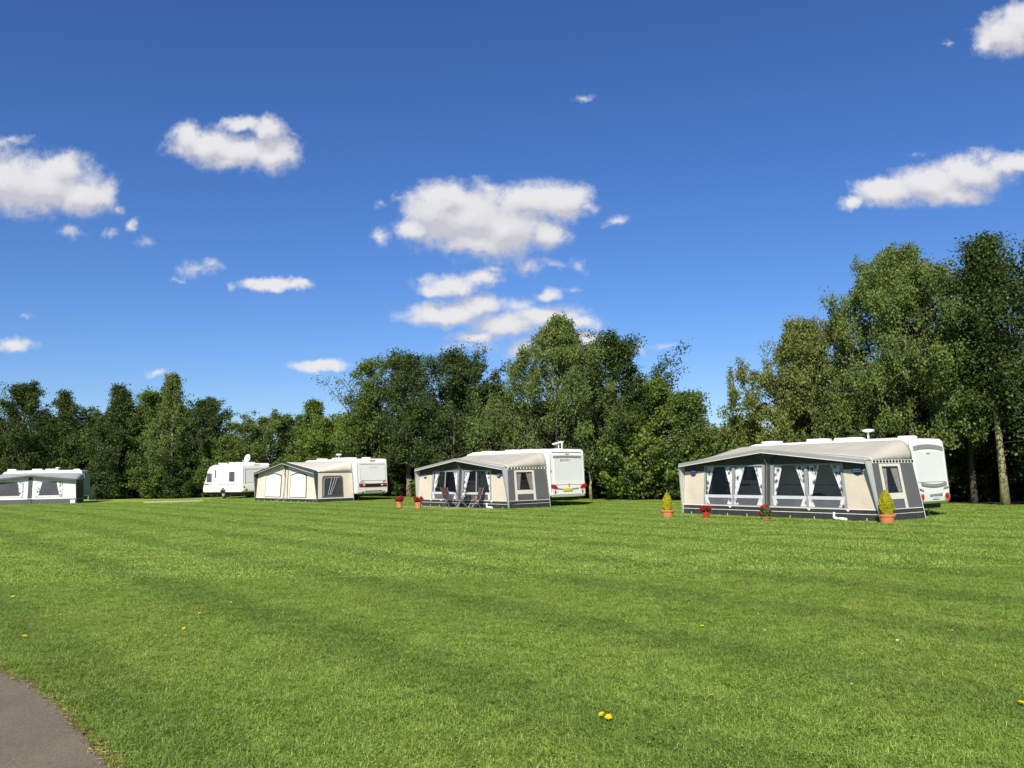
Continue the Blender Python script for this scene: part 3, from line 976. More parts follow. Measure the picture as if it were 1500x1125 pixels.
# ------------------------------------------------------------------ caravans
def caravan(label, A, a, Lc, W, style):
    """A: rear corner on the awning side; local x runs forward = negative, y across, z up"""
    root = empty('touring_caravan', A, -a)
    tag(root, label, 'caravan', 'touring caravans on the pitches')
    if style == 'boxy':
        prof = [(-.06, .42), (0, .55), (.0, .95), (-.03, 1.2), (-.07, 2.3), (-.10, 2.5), (-.2, 2.6), (-.5, 2.62), (-Lc + 1.2, 2.6), (-Lc + .75, 2.5), (-Lc + .45, 2.2), (-Lc + .12, 1.2), (-Lc, .85), (-Lc + .03, .5), (-Lc + .12, .42)]
    elif style == 'lone':
        prof = [(-.06, .45), (0, .58), (.0, .95), (-.03, 1.2), (-.05, 2.3), (-.08, 2.48), (-.2, 2.56), (-.6, 2.57), (-Lc + 1.6, 2.5), (-Lc + 1.0, 2.34), (-Lc + .68, 2.05), (-Lc + .38, 1.4), (-Lc + .1, 1.0), (-Lc, .75), (-Lc + .02, .46), (-Lc + .12, .40)]
    else:
        prof = [(-.12, .42), (-.05, .52), (-.04, .95), (-.07, 1.2), (-.12, 2.1), (-.16, 2.42), (-.26, 2.53), (-.56, 2.56), (-Lc + 1.2, 2.55), (-Lc + .75, 2.45), (-Lc + .45, 2.1), (-Lc + .12, 1.15), (-Lc, .85), (-Lc + .03, .5), (-Lc + .12, .42)]
    rear = [p for p in prof if p[0] > -1 and p[1] < 2.55]
    rz, rx = [p[1] for p in rear], [p[0] for p in rear]

    def xr(z):
        return float(np.interp(z, rz, rx))
    # body with rounded side edges
    bm = bmesh.new()
    lo = [bm.verts.new((x, 0, z)) for x, z in prof]
    hi = [bm.verts.new((x, W, z)) for x, z in prof]
    f1 = bm.faces.new(lo)
    f2 = bm.faces.new(list(reversed(hi)))
    n = len(prof)
    for i in range(n):
        j = (i + 1) % n
        bm.faces.new((lo[j], lo[i], hi[i], hi[j]))
    bmesh.ops.recalc_face_normals(bm, faces=bm.faces)
    bmesh.ops.bevel(bm, geom=list(f1.edges) + list(f2.edges), offset=.06, segments=3, affect='EDGES', profile=.5)
    me = bpy.data.meshes.new('body')
    bm.to_mesh(me)
    bm.free()
    me.materials.append(M['white'])
    me.polygons.foreach_set('use_smooth', [True] * len(me.polygons))
    body = bpy.data.objects.new('body', me)
    COL.objects.link(body)
    body.parent = root
    md = body.modifiers.new('smooth', 'WEIGHTED_NORMAL')
    md.keep_sharp = True

    def rp(y, z, off=.0):
        return (xr(z) + off, y, z)

    def strip(name, y0, y1, zlo, zhi, mat, off, parent=root, nrow=6, ncol=10, bow=None, bevel=0.0):
        """a moulded panel following the rear wall; bow(t) shifts it up and down across its width"""
        mb = MB()
        rows = []
        for i in range(nrow + 1):
            row = []
            for j in range(ncol + 1):
                t = j / ncol
                b = bow(t) if bow else 0
                z = zlo + (zhi - zlo) * i / nrow + b
                row.append(rp(y0 + (y1 - y0) * t, z, off))
            rows.append(row)
        mb.grid(rows)
        o = mb.build(name, mat, parent)
        md = o.modifiers.new('thickness', 'SOLIDIFY')
        md.thickness = .018
        md.offset = 0
        return o

    def disc(name, y, z, ry, rz_, mat, off, parent=root, th=.02, n=16):
        return MB().prism([rp(y + ry * math.cos(2 * math.pi * k / n), z + rz_ * math.sin(2 * math.pi * k / n), off) for k in range(n)], (th, 0, 0)).build(name, mat, parent, bevel=.004)

    def prismyz(name, pts, mat, off, parent=root, th=.02):
        return MB().prism([rp(y, z, off) for y, z in pts], (th, 0, 0)).build(name, mat, parent)
    sm = lambda t: 1 - (2 * t - 1) ** 2
    if style == 'round':
        # rear panel with arched brow and a dark smile under it
        strip('rear_panel', .30, W - .22, 1.12, 2.1, M['panelwhite'], .012)
        strip('rear_brow', .28, W - .16, 2.13, 2.27, M['recess'], .013, bow=lambda t: .07 * sm(t))
        strip('grab_rail', .46, W - .22, 1.02, 1.11, M['recess'], .03, bow=lambda t: -.06 * sm(t))
        for y0, y1, s in ((.32, .56, 1), (W - .40, W - .12, -1)):
            prismyz('grab_handle', [(y0, .93), (y1, .86 if s > 0 else .97), (y1, .83 if s > 0 else .93), (y0, .89)], M['recess'], .012)
        for yc, s in ((.30, 1), (W - .22, -1)):
            lc = disc('light_cluster', yc, .645, .27 if s > 0 else .17, .13, M['clearlens'], .002)
            for dy, rr in ((.05, .09), (.2, .075)):
                if s < 0 and dy > .1:
                    dy = -.08
                disc('lens', yc + dy * s * (1 if s > 0 else .8), .64, rr, .10, M['red'], .020, lc, .006)
        for yc in (.36, W - .12):
            prismyz('reflector', [(yc - .05, .46), (yc + .05, .46), (yc + .03, .58), (yc - .02, .58)], M['red'], .03, th=.02)
        strip('plate_recess', .92, 1.62, .66, .73, M['recess'], .012, bow=lambda t: .02 * (t - .5))
        strip('number_plate', 1.06, 1.42, .56, .655, M['bar'], .014)
        text('model_lettering', 'SWIFT', .085, Matrix.Translation((xr(2.04) + .03, W * .5, 2.03)) @ Matrix.Rotation(R(90), 4, 'Z') @ Matrix.Rotation(R(90), 4, 'X'), M['recess'], root)
    elif style == 'boxy':
        strip('rear_panel', .28, W - .24, .98, 2.17, M['panelwhite'], .012)
        strip('rear_brow', .25, W - .22, 2.19, 2.29, M['recess'], .011, bow=lambda t: .015 * sm(t))
        strip('roof_seam', .2, W - .2, 2.44, 2.47, M['recess'], .010)
        strip('marker_light', W * .46, W * .56, 2.36, 2.385, M['recess'], .016)
        strip('bumper_line', .42, W - .5, .80, .835, M['recess'], .016, bow=lambda t: -.05 * sm(t))
        disc('emblem', W * .5, .98, .035, .06, M['recess'], .03)
        for yc, s in ((.20, 1), (W - .16, -1)):
            prismyz('light_cluster', [(yc - .17 * s, .87), (yc - .17 * s, .99), (yc, 1.0), (yc + .17 * s, .93), (yc + .24 * s, .83), (yc + .10 * s, .81)][::s], M['red'], .012, th=.03)
            disc('reflector', yc + .09 * s, .645, .055, .085, M['red'], .02)
        for yc in (.05, W - .08):
            disc('grab_handle', yc + .03, 1.62, .03, .045, M['recess'], .02)
        np_ = prismyz('number_plate', [(W * .34, .70), (W * .60, .70), (W * .60, .81), (W * .34, .81)], M['yplate'], .028, th=.012)
        text('model_lettering', 'SENATOR 7', .125, Matrix.Translation((xr(2.08) + .028, W * .44, 2.08)) @ Matrix.Rotation(R(90), 4, 'Z') @ Matrix.Rotation(R(90), 4, 'X'), M['greyink'], root)
        strip('rear_bumper', .12, W - .12, .43, .62, M['white'], .03, bow=lambda t: .02 * (1 - sm(t)))
    elif style == 'redbar':
        strip('rear_panel', .30, W - .20, 1.22, 2.18, M['white'], .014)
        strip('rear_brow', .22, W - .22, 2.2, 2.235, M['recess'], .012)
        prismyz('panel_edge', [(.24, 1.3), (.27, 1.3), (.25, 2.2), (.22, 2.2)], M['bar'], .012)
        strip('marker_light', W * .44, W * .60, 2.40, 2.445, M['red'], .016)
        strip('panel_crease', W * .38, W * .66, 2.03, 2.045, M['bar'], .03)
        lb = strip('light_bar', .16, W - .12, .84, 1.05, M['darkred'], .016, bow=lambda t: -.02 * sm(t))
        strip('bar_centre', .62, W - .62, .90, 1.0, M['trimdark'], .034, lb)
        for yc in (.28, W - .24):
            disc('lens', yc, .95, .10, .075, M['red'], .028, lb)
        for yc in (.50, W - .48):
            disc('lens', yc, .94, .075, .05, M['clearlens'], .03, lb)
        strip('lower_slot', .6, W - .45, .545, .60, M['darkred'], .014)
        strip('rear_bumper', .1, W - .1, .42, .525, M['white'], .02)
        for yc in (.40, W - .36):
            prismyz('bumper_notch', [(yc - .06, .44), (yc + .04, .44), (yc + .08, .56), (yc, .56)], M['trimdark'], .035, th=.02)
        text('model_lettering', 'SPRITE', .10, Matrix.Translation((xr(1.14) + .02, .37, 1.14)) @ Matrix.Rotation(R(90), 4, 'Z') @ Matrix.Rotation(R(90), 4, 'X'), M['greyink'], root)
        prismyz('emblem', [(W - .42, 1.10), (W - .2, 1.16), (W - .15, 1.22), (W - .36, 1.19)], M['recess'], .014, th=.01)
    else:
        strip('rear_panel', .28, W - .24, 1.15, 2.1, M['panelwhite'], .012)
        strip('rear_brow', .22, W - .18, 2.11, 2.16, M['recess'], .012)
        prismyz('panel_edge', [(.22, 1.1), (.26, 1.1), (.24, 2.12), (.2, 2.12)], M['recess'], .012)
        strip('marker_light', W * .42, W * .62, 2.42, 2.46, M['red'], .016)
        for yc, s in ((.06, 1), (W - .06, -1)):
            lc = prismyz('light_cluster', [(yc - .02, .55), (yc + .28 * s, .52), (yc + .30 * s, .70), (yc + .12 * s, .92), (yc - .02, .92)][::s], M['white'], .008, th=.015)
            disc('lens', yc + .08 * s, .85, .06, .06, M['red'], .022, lc)
            disc('lens', yc + .12 * s, .62, .06, .05, M['clearlens'], .022, lc)
            disc('lens', yc + .27 * s, .63, .075, .085, M['red'], .022, lc)
            disc('lens', yc + .22 * s, .83, .03, .03, M['clearlens'], .022, lc)
    for yc in (.07, W - .07):
        strip('corner_joint', yc - .009, yc + .009, .5, 2.42, M['recess'], .004, ncol=1)
    # awning-side wall: windows, door, decals (the awning hides them on the pitched-up caravans)
    def swin(name, x0, x1, z0, z1):
        fr = MB().box((x0, -.018, z0), (x1, -.004, z1)).build(name, M['cwinframe'], root, bevel=.02)
        MB().box((x0 + .05, -.024, z0 + .05), (x1 - .05, -.017, z1 - .05)).build('pane', M['cwin'], fr, bevel=.008)
        return fr
    swin('window', -Lc + .62, -Lc + 1.42, 1.20, 1.86)
    swin('window', -1.95, -1.15, 1.24, 1.95)
    dr = MB().box((-Lc + 1.75, -.012, .5), (-Lc + 2.38, -.003, 2.3)).build('door', M['white'], root, bevel=.01)
    MB().box((-Lc + 1.98, -.03, 1.5), (-Lc + 2.13, -.011, 2.12)).build('door_window', M['cwinframe'], dr, bevel=.01)
    MB().box((-Lc + 1.80, -.04, 1.30), (-Lc + 1.88, -.011, 1.38)).build('handle', M['recess'], dr)
    MB().box((-Lc + .35, -.008, 1.02), (-.6, -.002, 1.045)).build('side_stripe', M['recess'], root)
    MB().box((-Lc + .3, -.012, .98), (-Lc + .95, -.006, 1.07)).build('side_decal', M['greyink'], root)
    MB().box((-Lc + .2, -.02, .62), (-.15, -.003, .65)).build('skirt_rail', M['bar'], root)
    # windows on the far side too
    for x0, x1 in ((-Lc + .7, -Lc + 1.5), (-2.6, -1.4)):
        fr = MB().box((x0, W + .004, 1.2), (x1, W + .018, 1.9)).build('window', M['cwinframe'], root, bevel=.02)
        MB().box((x0 + .05, W + .017, 1.25), (x1 - .05, W + .024, 1.85)).build('pane', M['cwin'], fr)
    # running gear
    MB().box((-Lc + .4, .25, .26), (-.25, W - .25, .418)).box((-Lc - 1.0, W / 2 - .06, .36), (-Lc + .4, W / 2 + .06, .44)).build('chassis', M['chassis'], root)
    for yw in (.11, W - .11):
        mt = Matrix.Translation((-Lc * .47, yw, .32)) @ Matrix.Rotation(R(90), 4, 'X')
        wh = MB().lathe([(.20, -.085), (.30, -.085), (.32, -.06), (.32, .06), (.30, .085), (.20, .085)], 28, mt).build('wheel', M['tyre'], root, smooth=False)
        MB().lathe([(.05, -.10), (.19, -.092), (.205, -.08), (.205, .08), (.19, .092), (.05, .10)], 20, mt).build('rim', M['rim'], wh)
        sgn = -1 if yw < 1 else 1
        arch = [(-Lc * .47 + .40 * math.cos(t), yw + .112 * sgn, .36 + .40 * math.sin(t)) for t in np.linspace(0, math.pi, 15)]
        MB().prism(arch, (0, .012 * sgn, 0)).build('wheel_arch', M['trimdark'], root)
    for x in (-.45, -Lc + .7):
        for y in (.45, W - .45):
            MB().tube([(x, y, .42), (x - .12, y, .04)], .022, 6).box((x - .22, y - .08, -.01), (x - .04, y + .08, .03)).build('corner_steady', M['steel'], root)
    # roof kit
    def vent(x, y, l, w, h, parent=root):
        MB().prism([(x - l / 2, y - w / 2, 2.55), (x + l / 2, y - w / 2, 2.55), (x + l / 2, y + w / 2, 2.55), (x - l / 2, y + w / 2, 2.55)], (0, 0, h)).build('roof_vent', M['paleplastic'], root, bevel=.035)
    vent(-Lc * .84, W * .5, .6, .5, .12)
    vent(-Lc * .56, W * .5, .7, .5, .13)
    vent(-Lc * .40, W * .55, .9, .55, .12)
    vent(-.75, W * .5, .45, .4, .09)
    if style in ('round', 'redbar'):
        ax = -2.25 if style == 'round' else -4.2
        MB().tube([(ax, W * .6, 2.54), (ax, W * .6, 2.86)], .028, 8).lathe([(.03, 2.83), (.13, 2.845), (.20, 2.88), (.19, 2.92), (.1, 2.945), (.02, 2.95)], 20, Matrix.Translation((ax, W * .6, 0))).build('aerial', M['paleplastic'], root, smooth=True)
    if style == 'boxy':
        MB().tube([(-.85, W * .6, 2.58), (-.85, W * .6, 2.86)], .022, 6).prism([(-1.15, W * .6 - .12, 2.84), (-.6, W * .6 - .10, 2.93), (-.6, W * .6 + .10, 2.93), (-1.15, W * .6 + .12, 2.84)], (0, 0, .05)).tube([(-.62, W * .6, 2.6), (-.62, W * .6, 2.96)], .03, 6).build('aerial', M['paleplastic'], root)
    if style == 'lone':
        mt = Matrix.Translation((-1.25, W * .5, 2.92)) @ Matrix.Rotation(R(12), 4, 'Z') @ Matrix.Rotation(R(74), 4, 'X')
        MB().lathe([(.02, -.03), (.15, -.015), (.26, .045), (.31, .09), (.29, .10), (.15, .04), (.02, .02)], 24, mt).tube([(-1.25, W * .5, 2.55), (-1.25, W * .5 + .06, 2.9)], .04, 8).tube([(-1.25, W * .5 - .06, 2.6), (-1.30, W * .5 - .42, 2.78)], .02, 6).build('satellite_dish', M['paleplastic'], root, smooth=True)
    if style == 'shade':
        MB().tube([(-2.2, W * .6, 2.54), (-2.2, W * .6, 2.72)], .03, 6).lathe([(.02, 2.7), (.2, 2.73), (.18, 2.77), (.02, 2.79)], 16, Matrix.Translation((-2.2, W * .6, 0))).build('aerial', M['paleplastic'], root, smooth=True)
    return root


# ------------------------------------------------------------------ awnings
def awning(label, corner, a, L, D, h, hp, style, splay=(.08, .25)):
    """corner: foot of the right-hand front corner. local: x right from the middle, y back, z up"""
    u = Vector((math.cos(a), -math.sin(a), 0))
    org = corner - u * (L / 2)
    org.z = corner.z
    FOOT.append((org.x, org.y, a, -L / 2 - .05, L / 2 + .05, .3, D + 2.2))
    root = empty('caravan_awning', org, -a)
    tag(root, label, 'awning', 'awnings pitched beside the caravans')
    hl = L / 2
    st = dict(
        isa=dict(roof='roofc', canopy='midgrey', val='valgrey', gable='darkgrey', end='cream', surround='midgrey', side='grey', wing='midgrey', pole='grey', skirt='skirt', sk=.33),
        arch=dict(roof='roof3', canopy='charcoal', val='charcoal', gable='beige', end='beige', surround='beige', side='beige', wing='charcoal', pole='beige', skirt='skirt', sk=.20),
        plain=dict(roof='roof0', canopy='darkgrey', val='darkgrey', gable='wcanvas', end='wcanvas', surround='wcanvas', side='darkgrey', wing='darkgrey', pole='darkgrey', skirt='darkgrey', sk=.36),
    )[style[0]]
    y0 = .31
    sk = st['sk']
    rail = 2.34 if style[0] == 'plain' else 2.37 if L > 7.35 else 2.44

    def tent(x):
        return h + (hp - h) * (1 - abs(x) / hl)

    def arch(x):
        d = hl - abs(x)
        r_ = 0.42 if x > 0 else 1.15
        q = max(0.0, min(d / r_, 1))
        return h + (rail - h) * (1 - (1 - q) ** 2.3) ** (1 / 2.3)

    xs = sorted(set([-hl + L * i / 48 for i in range(49)] + [hl - .42 * q for q in (.05, .12, .25, .5, .75)] + [-hl + 1.15 * q for q in (.04, .1, .2, .35)]))
    cd = .295

    def roofpt(x, y):
        t = y / D
        t2 = t ** 1.0
        z = tent(x) * (1 - t2) + arch(x) * t2
        z -= .05 * math.sin(math.pi * t) * max(0.0, 1 - abs(x) / hl) ** .5
        z += .012 * math.sin(x * 5 + y * 2) * math.sin(math.pi * t)
        return (x, y, z)
    ysr = [cd + (D - cd) * i / 14 for i in range(15)]
    MB().grid([[roofpt(x, y) for x in xs] for y in ysr]).build('roof', M[st['roof']], root, smooth=True, solid=.01)
    MB().grid([[roofpt(x, y) for x in xs] for y in (0, cd * .5, cd - .012)]).build('canopy', M[st['canopy']], root, smooth=True, solid=.012)
    for xx in (-hl * .5, 0, hl * .5):
        MB().tube([Vector(roofpt(xx, y)) + Vector((0, 0, .004)) for y in ysr], .006, 4).build('roof_seam', M['seam'], root)
    vh = .13 if style[0] == 'isa' else .12
    va = MB().grid([[(x, -.01, tent(x) + .02 - z_) for x in xs] for z_ in (0, vh)]).build('valance', M[st['val']], root, solid=.012)
    MB().tube([(-hl, -.02, h - vh + .03), (0, -.02, hp - vh + .03), (hl, -.02, h - vh + .03)], .014, 5).build('piping', M['piping'] if style[0] != 'plain' else M['darkgrey'], va)

    def sx(x, z):                # walls splay out towards the ground
        k = max(0, 1 - z / h)
        return x + (splay[1] if x > 0 else splay[0]) * k * (abs(x) / hl) * (1 if x > 0 else -1)

    def wy(z):
        return y0 - .12 * max(0, 1 - z / h)

    def fp(x, z, off=0.0):
        return (sx(x, z), wy(z) + off, z)

    def panel(name, x0, x1, z0, z1, mat, off=0.0, parent=root, n=6, solid=.008, ztop=None):
        rows = []
        for i in range(n + 1):
            row = []
            for j in range(n + 1):
                x = x0 + (x1 - x0) * j / n
                zt = ztop(x) if ztop else z1
                zz_ = z0 + (zt - z0) * i / n
                row.append(fp(x, zz_, off + .007 * math.sin(5.3 * x + 3.1 * zz_) * math.sin(2.2 * x - 4.5 * zz_) * (1 if 0 < i < n and 0 < j < n else 0)))
            rows.append(row)
        return MB().grid(rows).build(name, mat, parent, solid=solid)

    def gtop(x):
        return roofpt(x, y0)[2] - .012
    kind = style[0]
    pw = .13
    if kind == 'isa':
        ce = L * style[1]
        zt = 1.70
        bar0, bar1 = .60, .70
        e0 = -hl + .02
        nwin = style[2]
        wall = root
        panel('end_panel', e0, -hl + ce, sk, 1.50, M['cream'])
        panel('shade_toned_gable_panel', e0, -hl + ce, 1.502, 0, M['gablegrey_shade'], ztop=gtop)  # canopy shadow across the end panel top, painted as a dark band
        panel('end_panel', hl - ce, hl - .02, sk, 1.50, M['cream'])
        panel('shade_toned_gable_panel', hl - ce, hl - .02, 1.502, 0, M['gablegrey_shade'], ztop=gtop)  # same painted shadow band on the right-hand end
        # gable above the windows, its grey darkened to carry the canopy shade
        panel('shade_toned_gable_panel', -hl + ce + .002, -pw, zt, 0, M['gablegrey_shade'], ztop=gtop)
        panel('shade_toned_gable_panel', pw, hl - ce - .002, zt, 0, M['gablegrey_shade'], ztop=gtop)
        for s in (-1, 1):
            xa, xb = (-hl + ce, -pw) if s < 0 else (pw, hl - ce)
            ww = (xb - xa) / nwin
            for k in range(nwin):
                w0, w1 = xa + ww * k, xa + ww * (k + 1)
                mL = .10 if k == 0 else .06
                mR = .10 if k == nwin - 1 else .06
                if style[3] == 2:
                    mL = .13 if k == 0 else .035
                    mR = .13 if k == nwin - 1 else .035
                mb = MB()
                for (p, q, r0, r1) in ((w0, w0 + mL, sk, zt), (w1 - mR, w1, sk, zt), (w0 + mL, w1 - mR, zt - .05, zt), (w0 + mL, w1 - mR, bar0, bar1), (w0 + mL, w1 - mR, sk, sk + .04)):
                    mb.prism([fp(p, r0, -.006), fp(q, r0, -.006), fp(q, r1, -.006), fp(p, r1, -.006)], (0, .012, 0))
                wn = mb.build('window', M['surround'], root)
                MB().prism([fp(w0 + mL * .5, bar0, -.012), fp(w1 - mR * .5, bar0, -.012), fp(w1 - mR * .5, bar1, -.012), fp(w0 + mL * .5, bar1, -.012)], (0, .005, 0)).build('window_bar', M['bar'], wn)
                MB().face([fp(w0 + mL, bar1, .09), fp(w1 - mR, bar1, .09), fp(w1 - mR, zt - .05, .09), fp(w0 + mL, zt - .05, .09)]).build('pane', M['pane'], wn)
                MB().face([fp(w0 + mL, sk + .04), fp(w1 - mR, sk + .04), fp(w1 - mR, bar0), fp(w0 + mL, bar0)]).build('lower_pane', M['lowpane'], wn)
                # tied-back curtains
                sides = []
                if style[3] == 1 or k == 0:
                    sides.append((w0 + mL, 1))
                if style[3] == 1 or k == nwin - 1:
                    sides.append((w1 - mR, -1))
                for xe, dr in sides:
                    rows = []
                    for i in range(17):
                        z = zt - .04 - (zt - .04 - bar1 - .005) * i / 16
                        f = i / 16
                        wdt = (.31 if style[3] == 1 else .30) * (1 - f) ** 1.1 + .10
                        if dr > 0 and k == 0 and style[3] == 1:
                            wdt *= .75
                        row = []
                        for j in range(25):
                            t = j / 24
                            row.append((sx(xe, z) + dr * wdt * t - dr * .02, wy(z) + .05 + .022 * math.sin(t * 26 + f * 2) * (1 - .4 * f), z))
                        rows.append(row)
                    MB().grid(rows).build('curtain', M['curtain'], wn, smooth=True)
                    lo = MB()
                    lo.prism([(sx(xe, .5) + dr * (-.01), wy(.5) - .012, bar0 - .002), (sx(xe, .5) + dr * .10, wy(.5) - .012, bar0 - .002), (sx(xe, .4) + dr * .20, wy(sk + .05) - .012, sk + .045), (sx(xe, .4) - dr * .01, wy(sk + .05) - .012, sk + .045)], (0, .006, 0))
                    lo.build('curtain_hem', M['curtain'], wn)
        # centre pole sleeve with its flared gusset, in front of the wall
        zz = hp - .12
        pts = [(-.11, -.0), (.11, 0.0), (.11, zz - .38), (.18, zz - .2), (.42, zz - .09), (.02, zz + .03), (-.02, zz + .03), (-.42, zz - .09), (-.18, zz - .2), (-.11, zz - .38)]
        pc = MB().prism([(x, wy(z) - .02 - .18 * max(0, (z - (zz - .38)) / .4), z) for x, z in pts], (0, .012, 0)).build('pole_sleeve', M['gablegrey_shade'], root)
        MB().tube([(0.0, wy(0) - .05, 0), (0.0, wy(1.6) - .05, zz - .35), (0, .05, zz)], .018, 6).build('pole', M['tubing'], pc)
        panel('centre_panel', -pw, pw, sk, 0, M['surround'], ztop=gtop)
        # round maker's badges
        for x in (-hl + ce * .46, hl - ce * .52):
            z = 1.47
            bd = MB().prism([fp(x + .15 * math.cos(t), z + .15 * math.sin(t), -.012) for t in np.linspace(0, 2 * math.pi, 24, endpoint=False)], (0, .004, 0)).build('badge', M['blue'], root)
            MB().prism([fp(x - .12, z - .045, -.016), fp(x + .12, z - .045, -.016), fp(x + .12, z + .05, -.016), fp(x - .12, z + .05, -.016)], (0, .003, 0)).build('badge_band', M['ink'], bd)
            p = fp(x, z, -.021)
            text('badge_lettering', 'Isabella', .075, Matrix.Translation(p) @ Matrix.Rotation(R(90), 4, 'X'), M['blue'], bd)
    elif kind == 'arch':
        panel('front_panel', -hl + .02, hl - .02, sk, 0, M['beige'], ztop=gtop, n=24)
        cx = .12

        def archpoly(x0, x1, z0, z1, rise, off, ins=0.0):
            pts = [(x0 + ins, z0 + ins), (x1 - ins, z0 + ins)]
            for t in np.linspace(0, 1, 9):
                x = x1 - ins + (x0 - x1 + 2 * ins) * t
                pts.append((x, z1 - ins + rise * (math.sin(math.pi * (.12 + .76 * t)) - .37)))
            return [fp(x, z, off) for x, z in pts]
        for x0, x1 in ((-hl + 1.15, -.5), (.55, hl - 1.2)):
            fr = MB().prism(archpoly(x0, x1, sk + .06, 1.62, .22, -.016), (0, .012, 0)).build('window', M['grey'], root)
            rows = []
            P = archpoly(x0, x1, sk + .06, 1.62, .22, -.02, .07)
            bl = MB()
            n = 30
            zt_ = lambda t: 1.55 + .22 * (math.sin(math.pi * (.12 + .76 * (1 - t))) - .37)
            for i in range(9):
                row = []
                for j in range(n * 2 + 1):
                    t = j / (n * 2)
                    x = x0 + .09 + (x1 - x0 - .18) * t
                    z = sk + .1 + (zt_(t) - sk - .1) * i / 8
                    q = fp(x, z, -.035 + .014 * math.sin(t * 75 + math.sin(t * 9) * 2))
                    row.append(q)
                rows.append(row)
            bl.grid(rows)
            bl.build('blind', M['blind'], fr, smooth=True)
        # dark zip lines and the central post
        for xx in (-.12, .30):
            MB().tube([fp(xx, sk, -.02), fp(xx * .8, 1.9, -.02), (0.0 + xx * .25, .2, hp - .12)], .022, 5).build('zip_cover', M['charcoal'], root)
        pc = MB().tube([(0.0, .12, 0), (.02, .2, 1.5), (0, .03, hp - .1)], .02, 6).build('pole', M['steel'], root)
        MB().prism([(-.22, .10, hp - .14), (.22, .10, hp - .14), (.05, .18, hp - .42), (-.05, .18, hp - .42)], (0, .01, 0)).build('gusset', M['charcoal'], pc)
        for s in (-1, 1):
            MB().tube([fp(s * .3, sk, -.02), (s * .55, -.35, .01)], .012, 5).build('guy_rod', M['steel'], root)
    else:
        panel('front_panel', -hl + .02, hl - .02, sk, 0, M['wcanvas'], ztop=gtop, n=24)
        for x0, x1, dz in ((-2.55, -.45, 0), (.40, 2.2, 0)):
            wn = MB().prism([fp(x0, .52, -.016), fp(x1, .52, -.016), fp(x1, 1.68, -.016), fp(x0, 1.68, -.016)], (0, .012, 0)).build('window', M['grey'], root)
            MB().prism([fp(x0 + .03, .60, -.022), fp(x1 - .03, .60, -.022), fp(x1 - .03, 1.62, -.022), fp(x0 + .03, 1.62, -.022)], (0, .005, 0)).build('pane', M['mesh'], wn)
            for xe, dr in ((x0, 1), (x1, -1)):
                rows = []
                for i in range(9):
                    f = i / 8
                    z = 1.66 - 1.08 * f
                    wdt = .42 * (1 - f * .55)
                    rows.append([(sx(xe, z) + dr * wdt * j / 16, wy(z) - .04 + .012 * math.sin(j * 1.4), z) for j in range(17)])
                MB().grid(rows).build('curtain', M['curtain'], wn, smooth=True)
            MB().prism([fp(x0 + .1, .52, -.03), fp(x1 - .1, .52, -.03), fp(x1 - .1, .66, -.03), fp(x0 + .1, .66, -.03)], (0, .006, 0)).build('window_bar', M['bar'], wn)
        MB().prism([fp(-.13, 0, -.05), fp(.13, 0, -.05), fp(.13, hp - .1, -.05), fp(-.13, hp - .1, -.05)], (0, .02, 0)).build('pole_sleeve', M['darkgrey'], root)
        MB().tube([(-hl, .15, .42), (hl, .15, .42)], .018, 6).build('rail', M['steel'], root)
        MB().box((hl - .35, .16, .03), (hl - .02, .28, .28)).build('water_hatch', M['paleplastic'], root, bevel=.02)
    # corner wings between canopy and wall
    for s in (-1, 1):
        x = s * hl
        MB().grid([[(sx(x, z) * (1 + .002), .0 + .14 * (1 - z / h), z), (sx(x, z), wy(z) + .01, z)] for z in np.linspace(0.02, h - .02, 8)]).build('corner_wing', M[st['wing']], root, solid=.01)
        MB().tube([(sx(x, 0) + s * .01, .14, 0), (x + s * .01, .0, h - .02)], .016, 6).build('corner_pole', M['steel'], root)
    # side walls
    for s in (-1, 1):
        x = s * hl

        def sp(y, z, off=0.0):
            return (sx(x, z) + s * off, y + (.25 if s > 0 else 0) * 0 + (wy(z) - y0) * (1 - (y - y0) / (D - y0)), z)
        ya, yb = y0 + (D - y0) * .16, y0 + (D - y0) * .66
        zs0, zs1 = (.36, 1.66)
        mb = MB()

        def sgrid(p, q, r0, r1):
            mb.grid([[sp(p + (q - p) * j / 4, r0 + (r1 - r0) * i / 4) for j in range(5)] for i in range(5)])
        if kind == 'isa':
            sgrid(y0, ya, sk, h); sgrid(yb, D, sk, h); sgrid(ya, yb, zs1, h)
            mb.build('side_wall', M['grey'], root, solid=.008)
            fr = MB()
            for (p, q, r0, r1) in ((ya, ya + .12, sk, zs1), (yb - .12, yb, sk, zs1), (ya + .12, yb - .12, zs1 - .08, zs1), (ya + .12, yb - .12, .62, .80)):
                fr.prism([sp(p, r0, .012), sp(q, r0, .012), sp(q, r1, .012), sp(p, r1, .012)], (-s * .016, 0, 0))
            wn = fr.build('window', M['frame'], root)
            MB().face([sp(ya + .12, .80), sp(yb - .12, .80), sp(yb - .12, zs1 - .08), sp(ya + .12, zs1 - .08)]).build('pane', M['smoked'], wn)
            MB().face([sp(ya + .12, sk), sp(yb - .12, sk), sp(yb - .12, .62), sp(ya + .12, .62)]).build('lower_pane', M['lowpane'], wn)
            for yy, dr in ((ya + .10, 1), (yb - .10, -1)):
                rows = []
                for i in range(9):
                    f = i / 8
                    z = zs1 - .1 - (zs1 - .92) * f
                    rows.append([(sp(yy + dr * (.34 * (1 - .5 * f)) * j / 12, z, -.05)[0] + .01 * math.sin(j * 1.9), yy + dr * (.34 * (1 - .5 * f)) * j / 12, z) for j in range(13)])
                MB().grid(rows).build('curtain', M['lace'], wn, smooth=True)
            # band of dark eyelets along the eave
            mb2 = MB()
            ne = 26
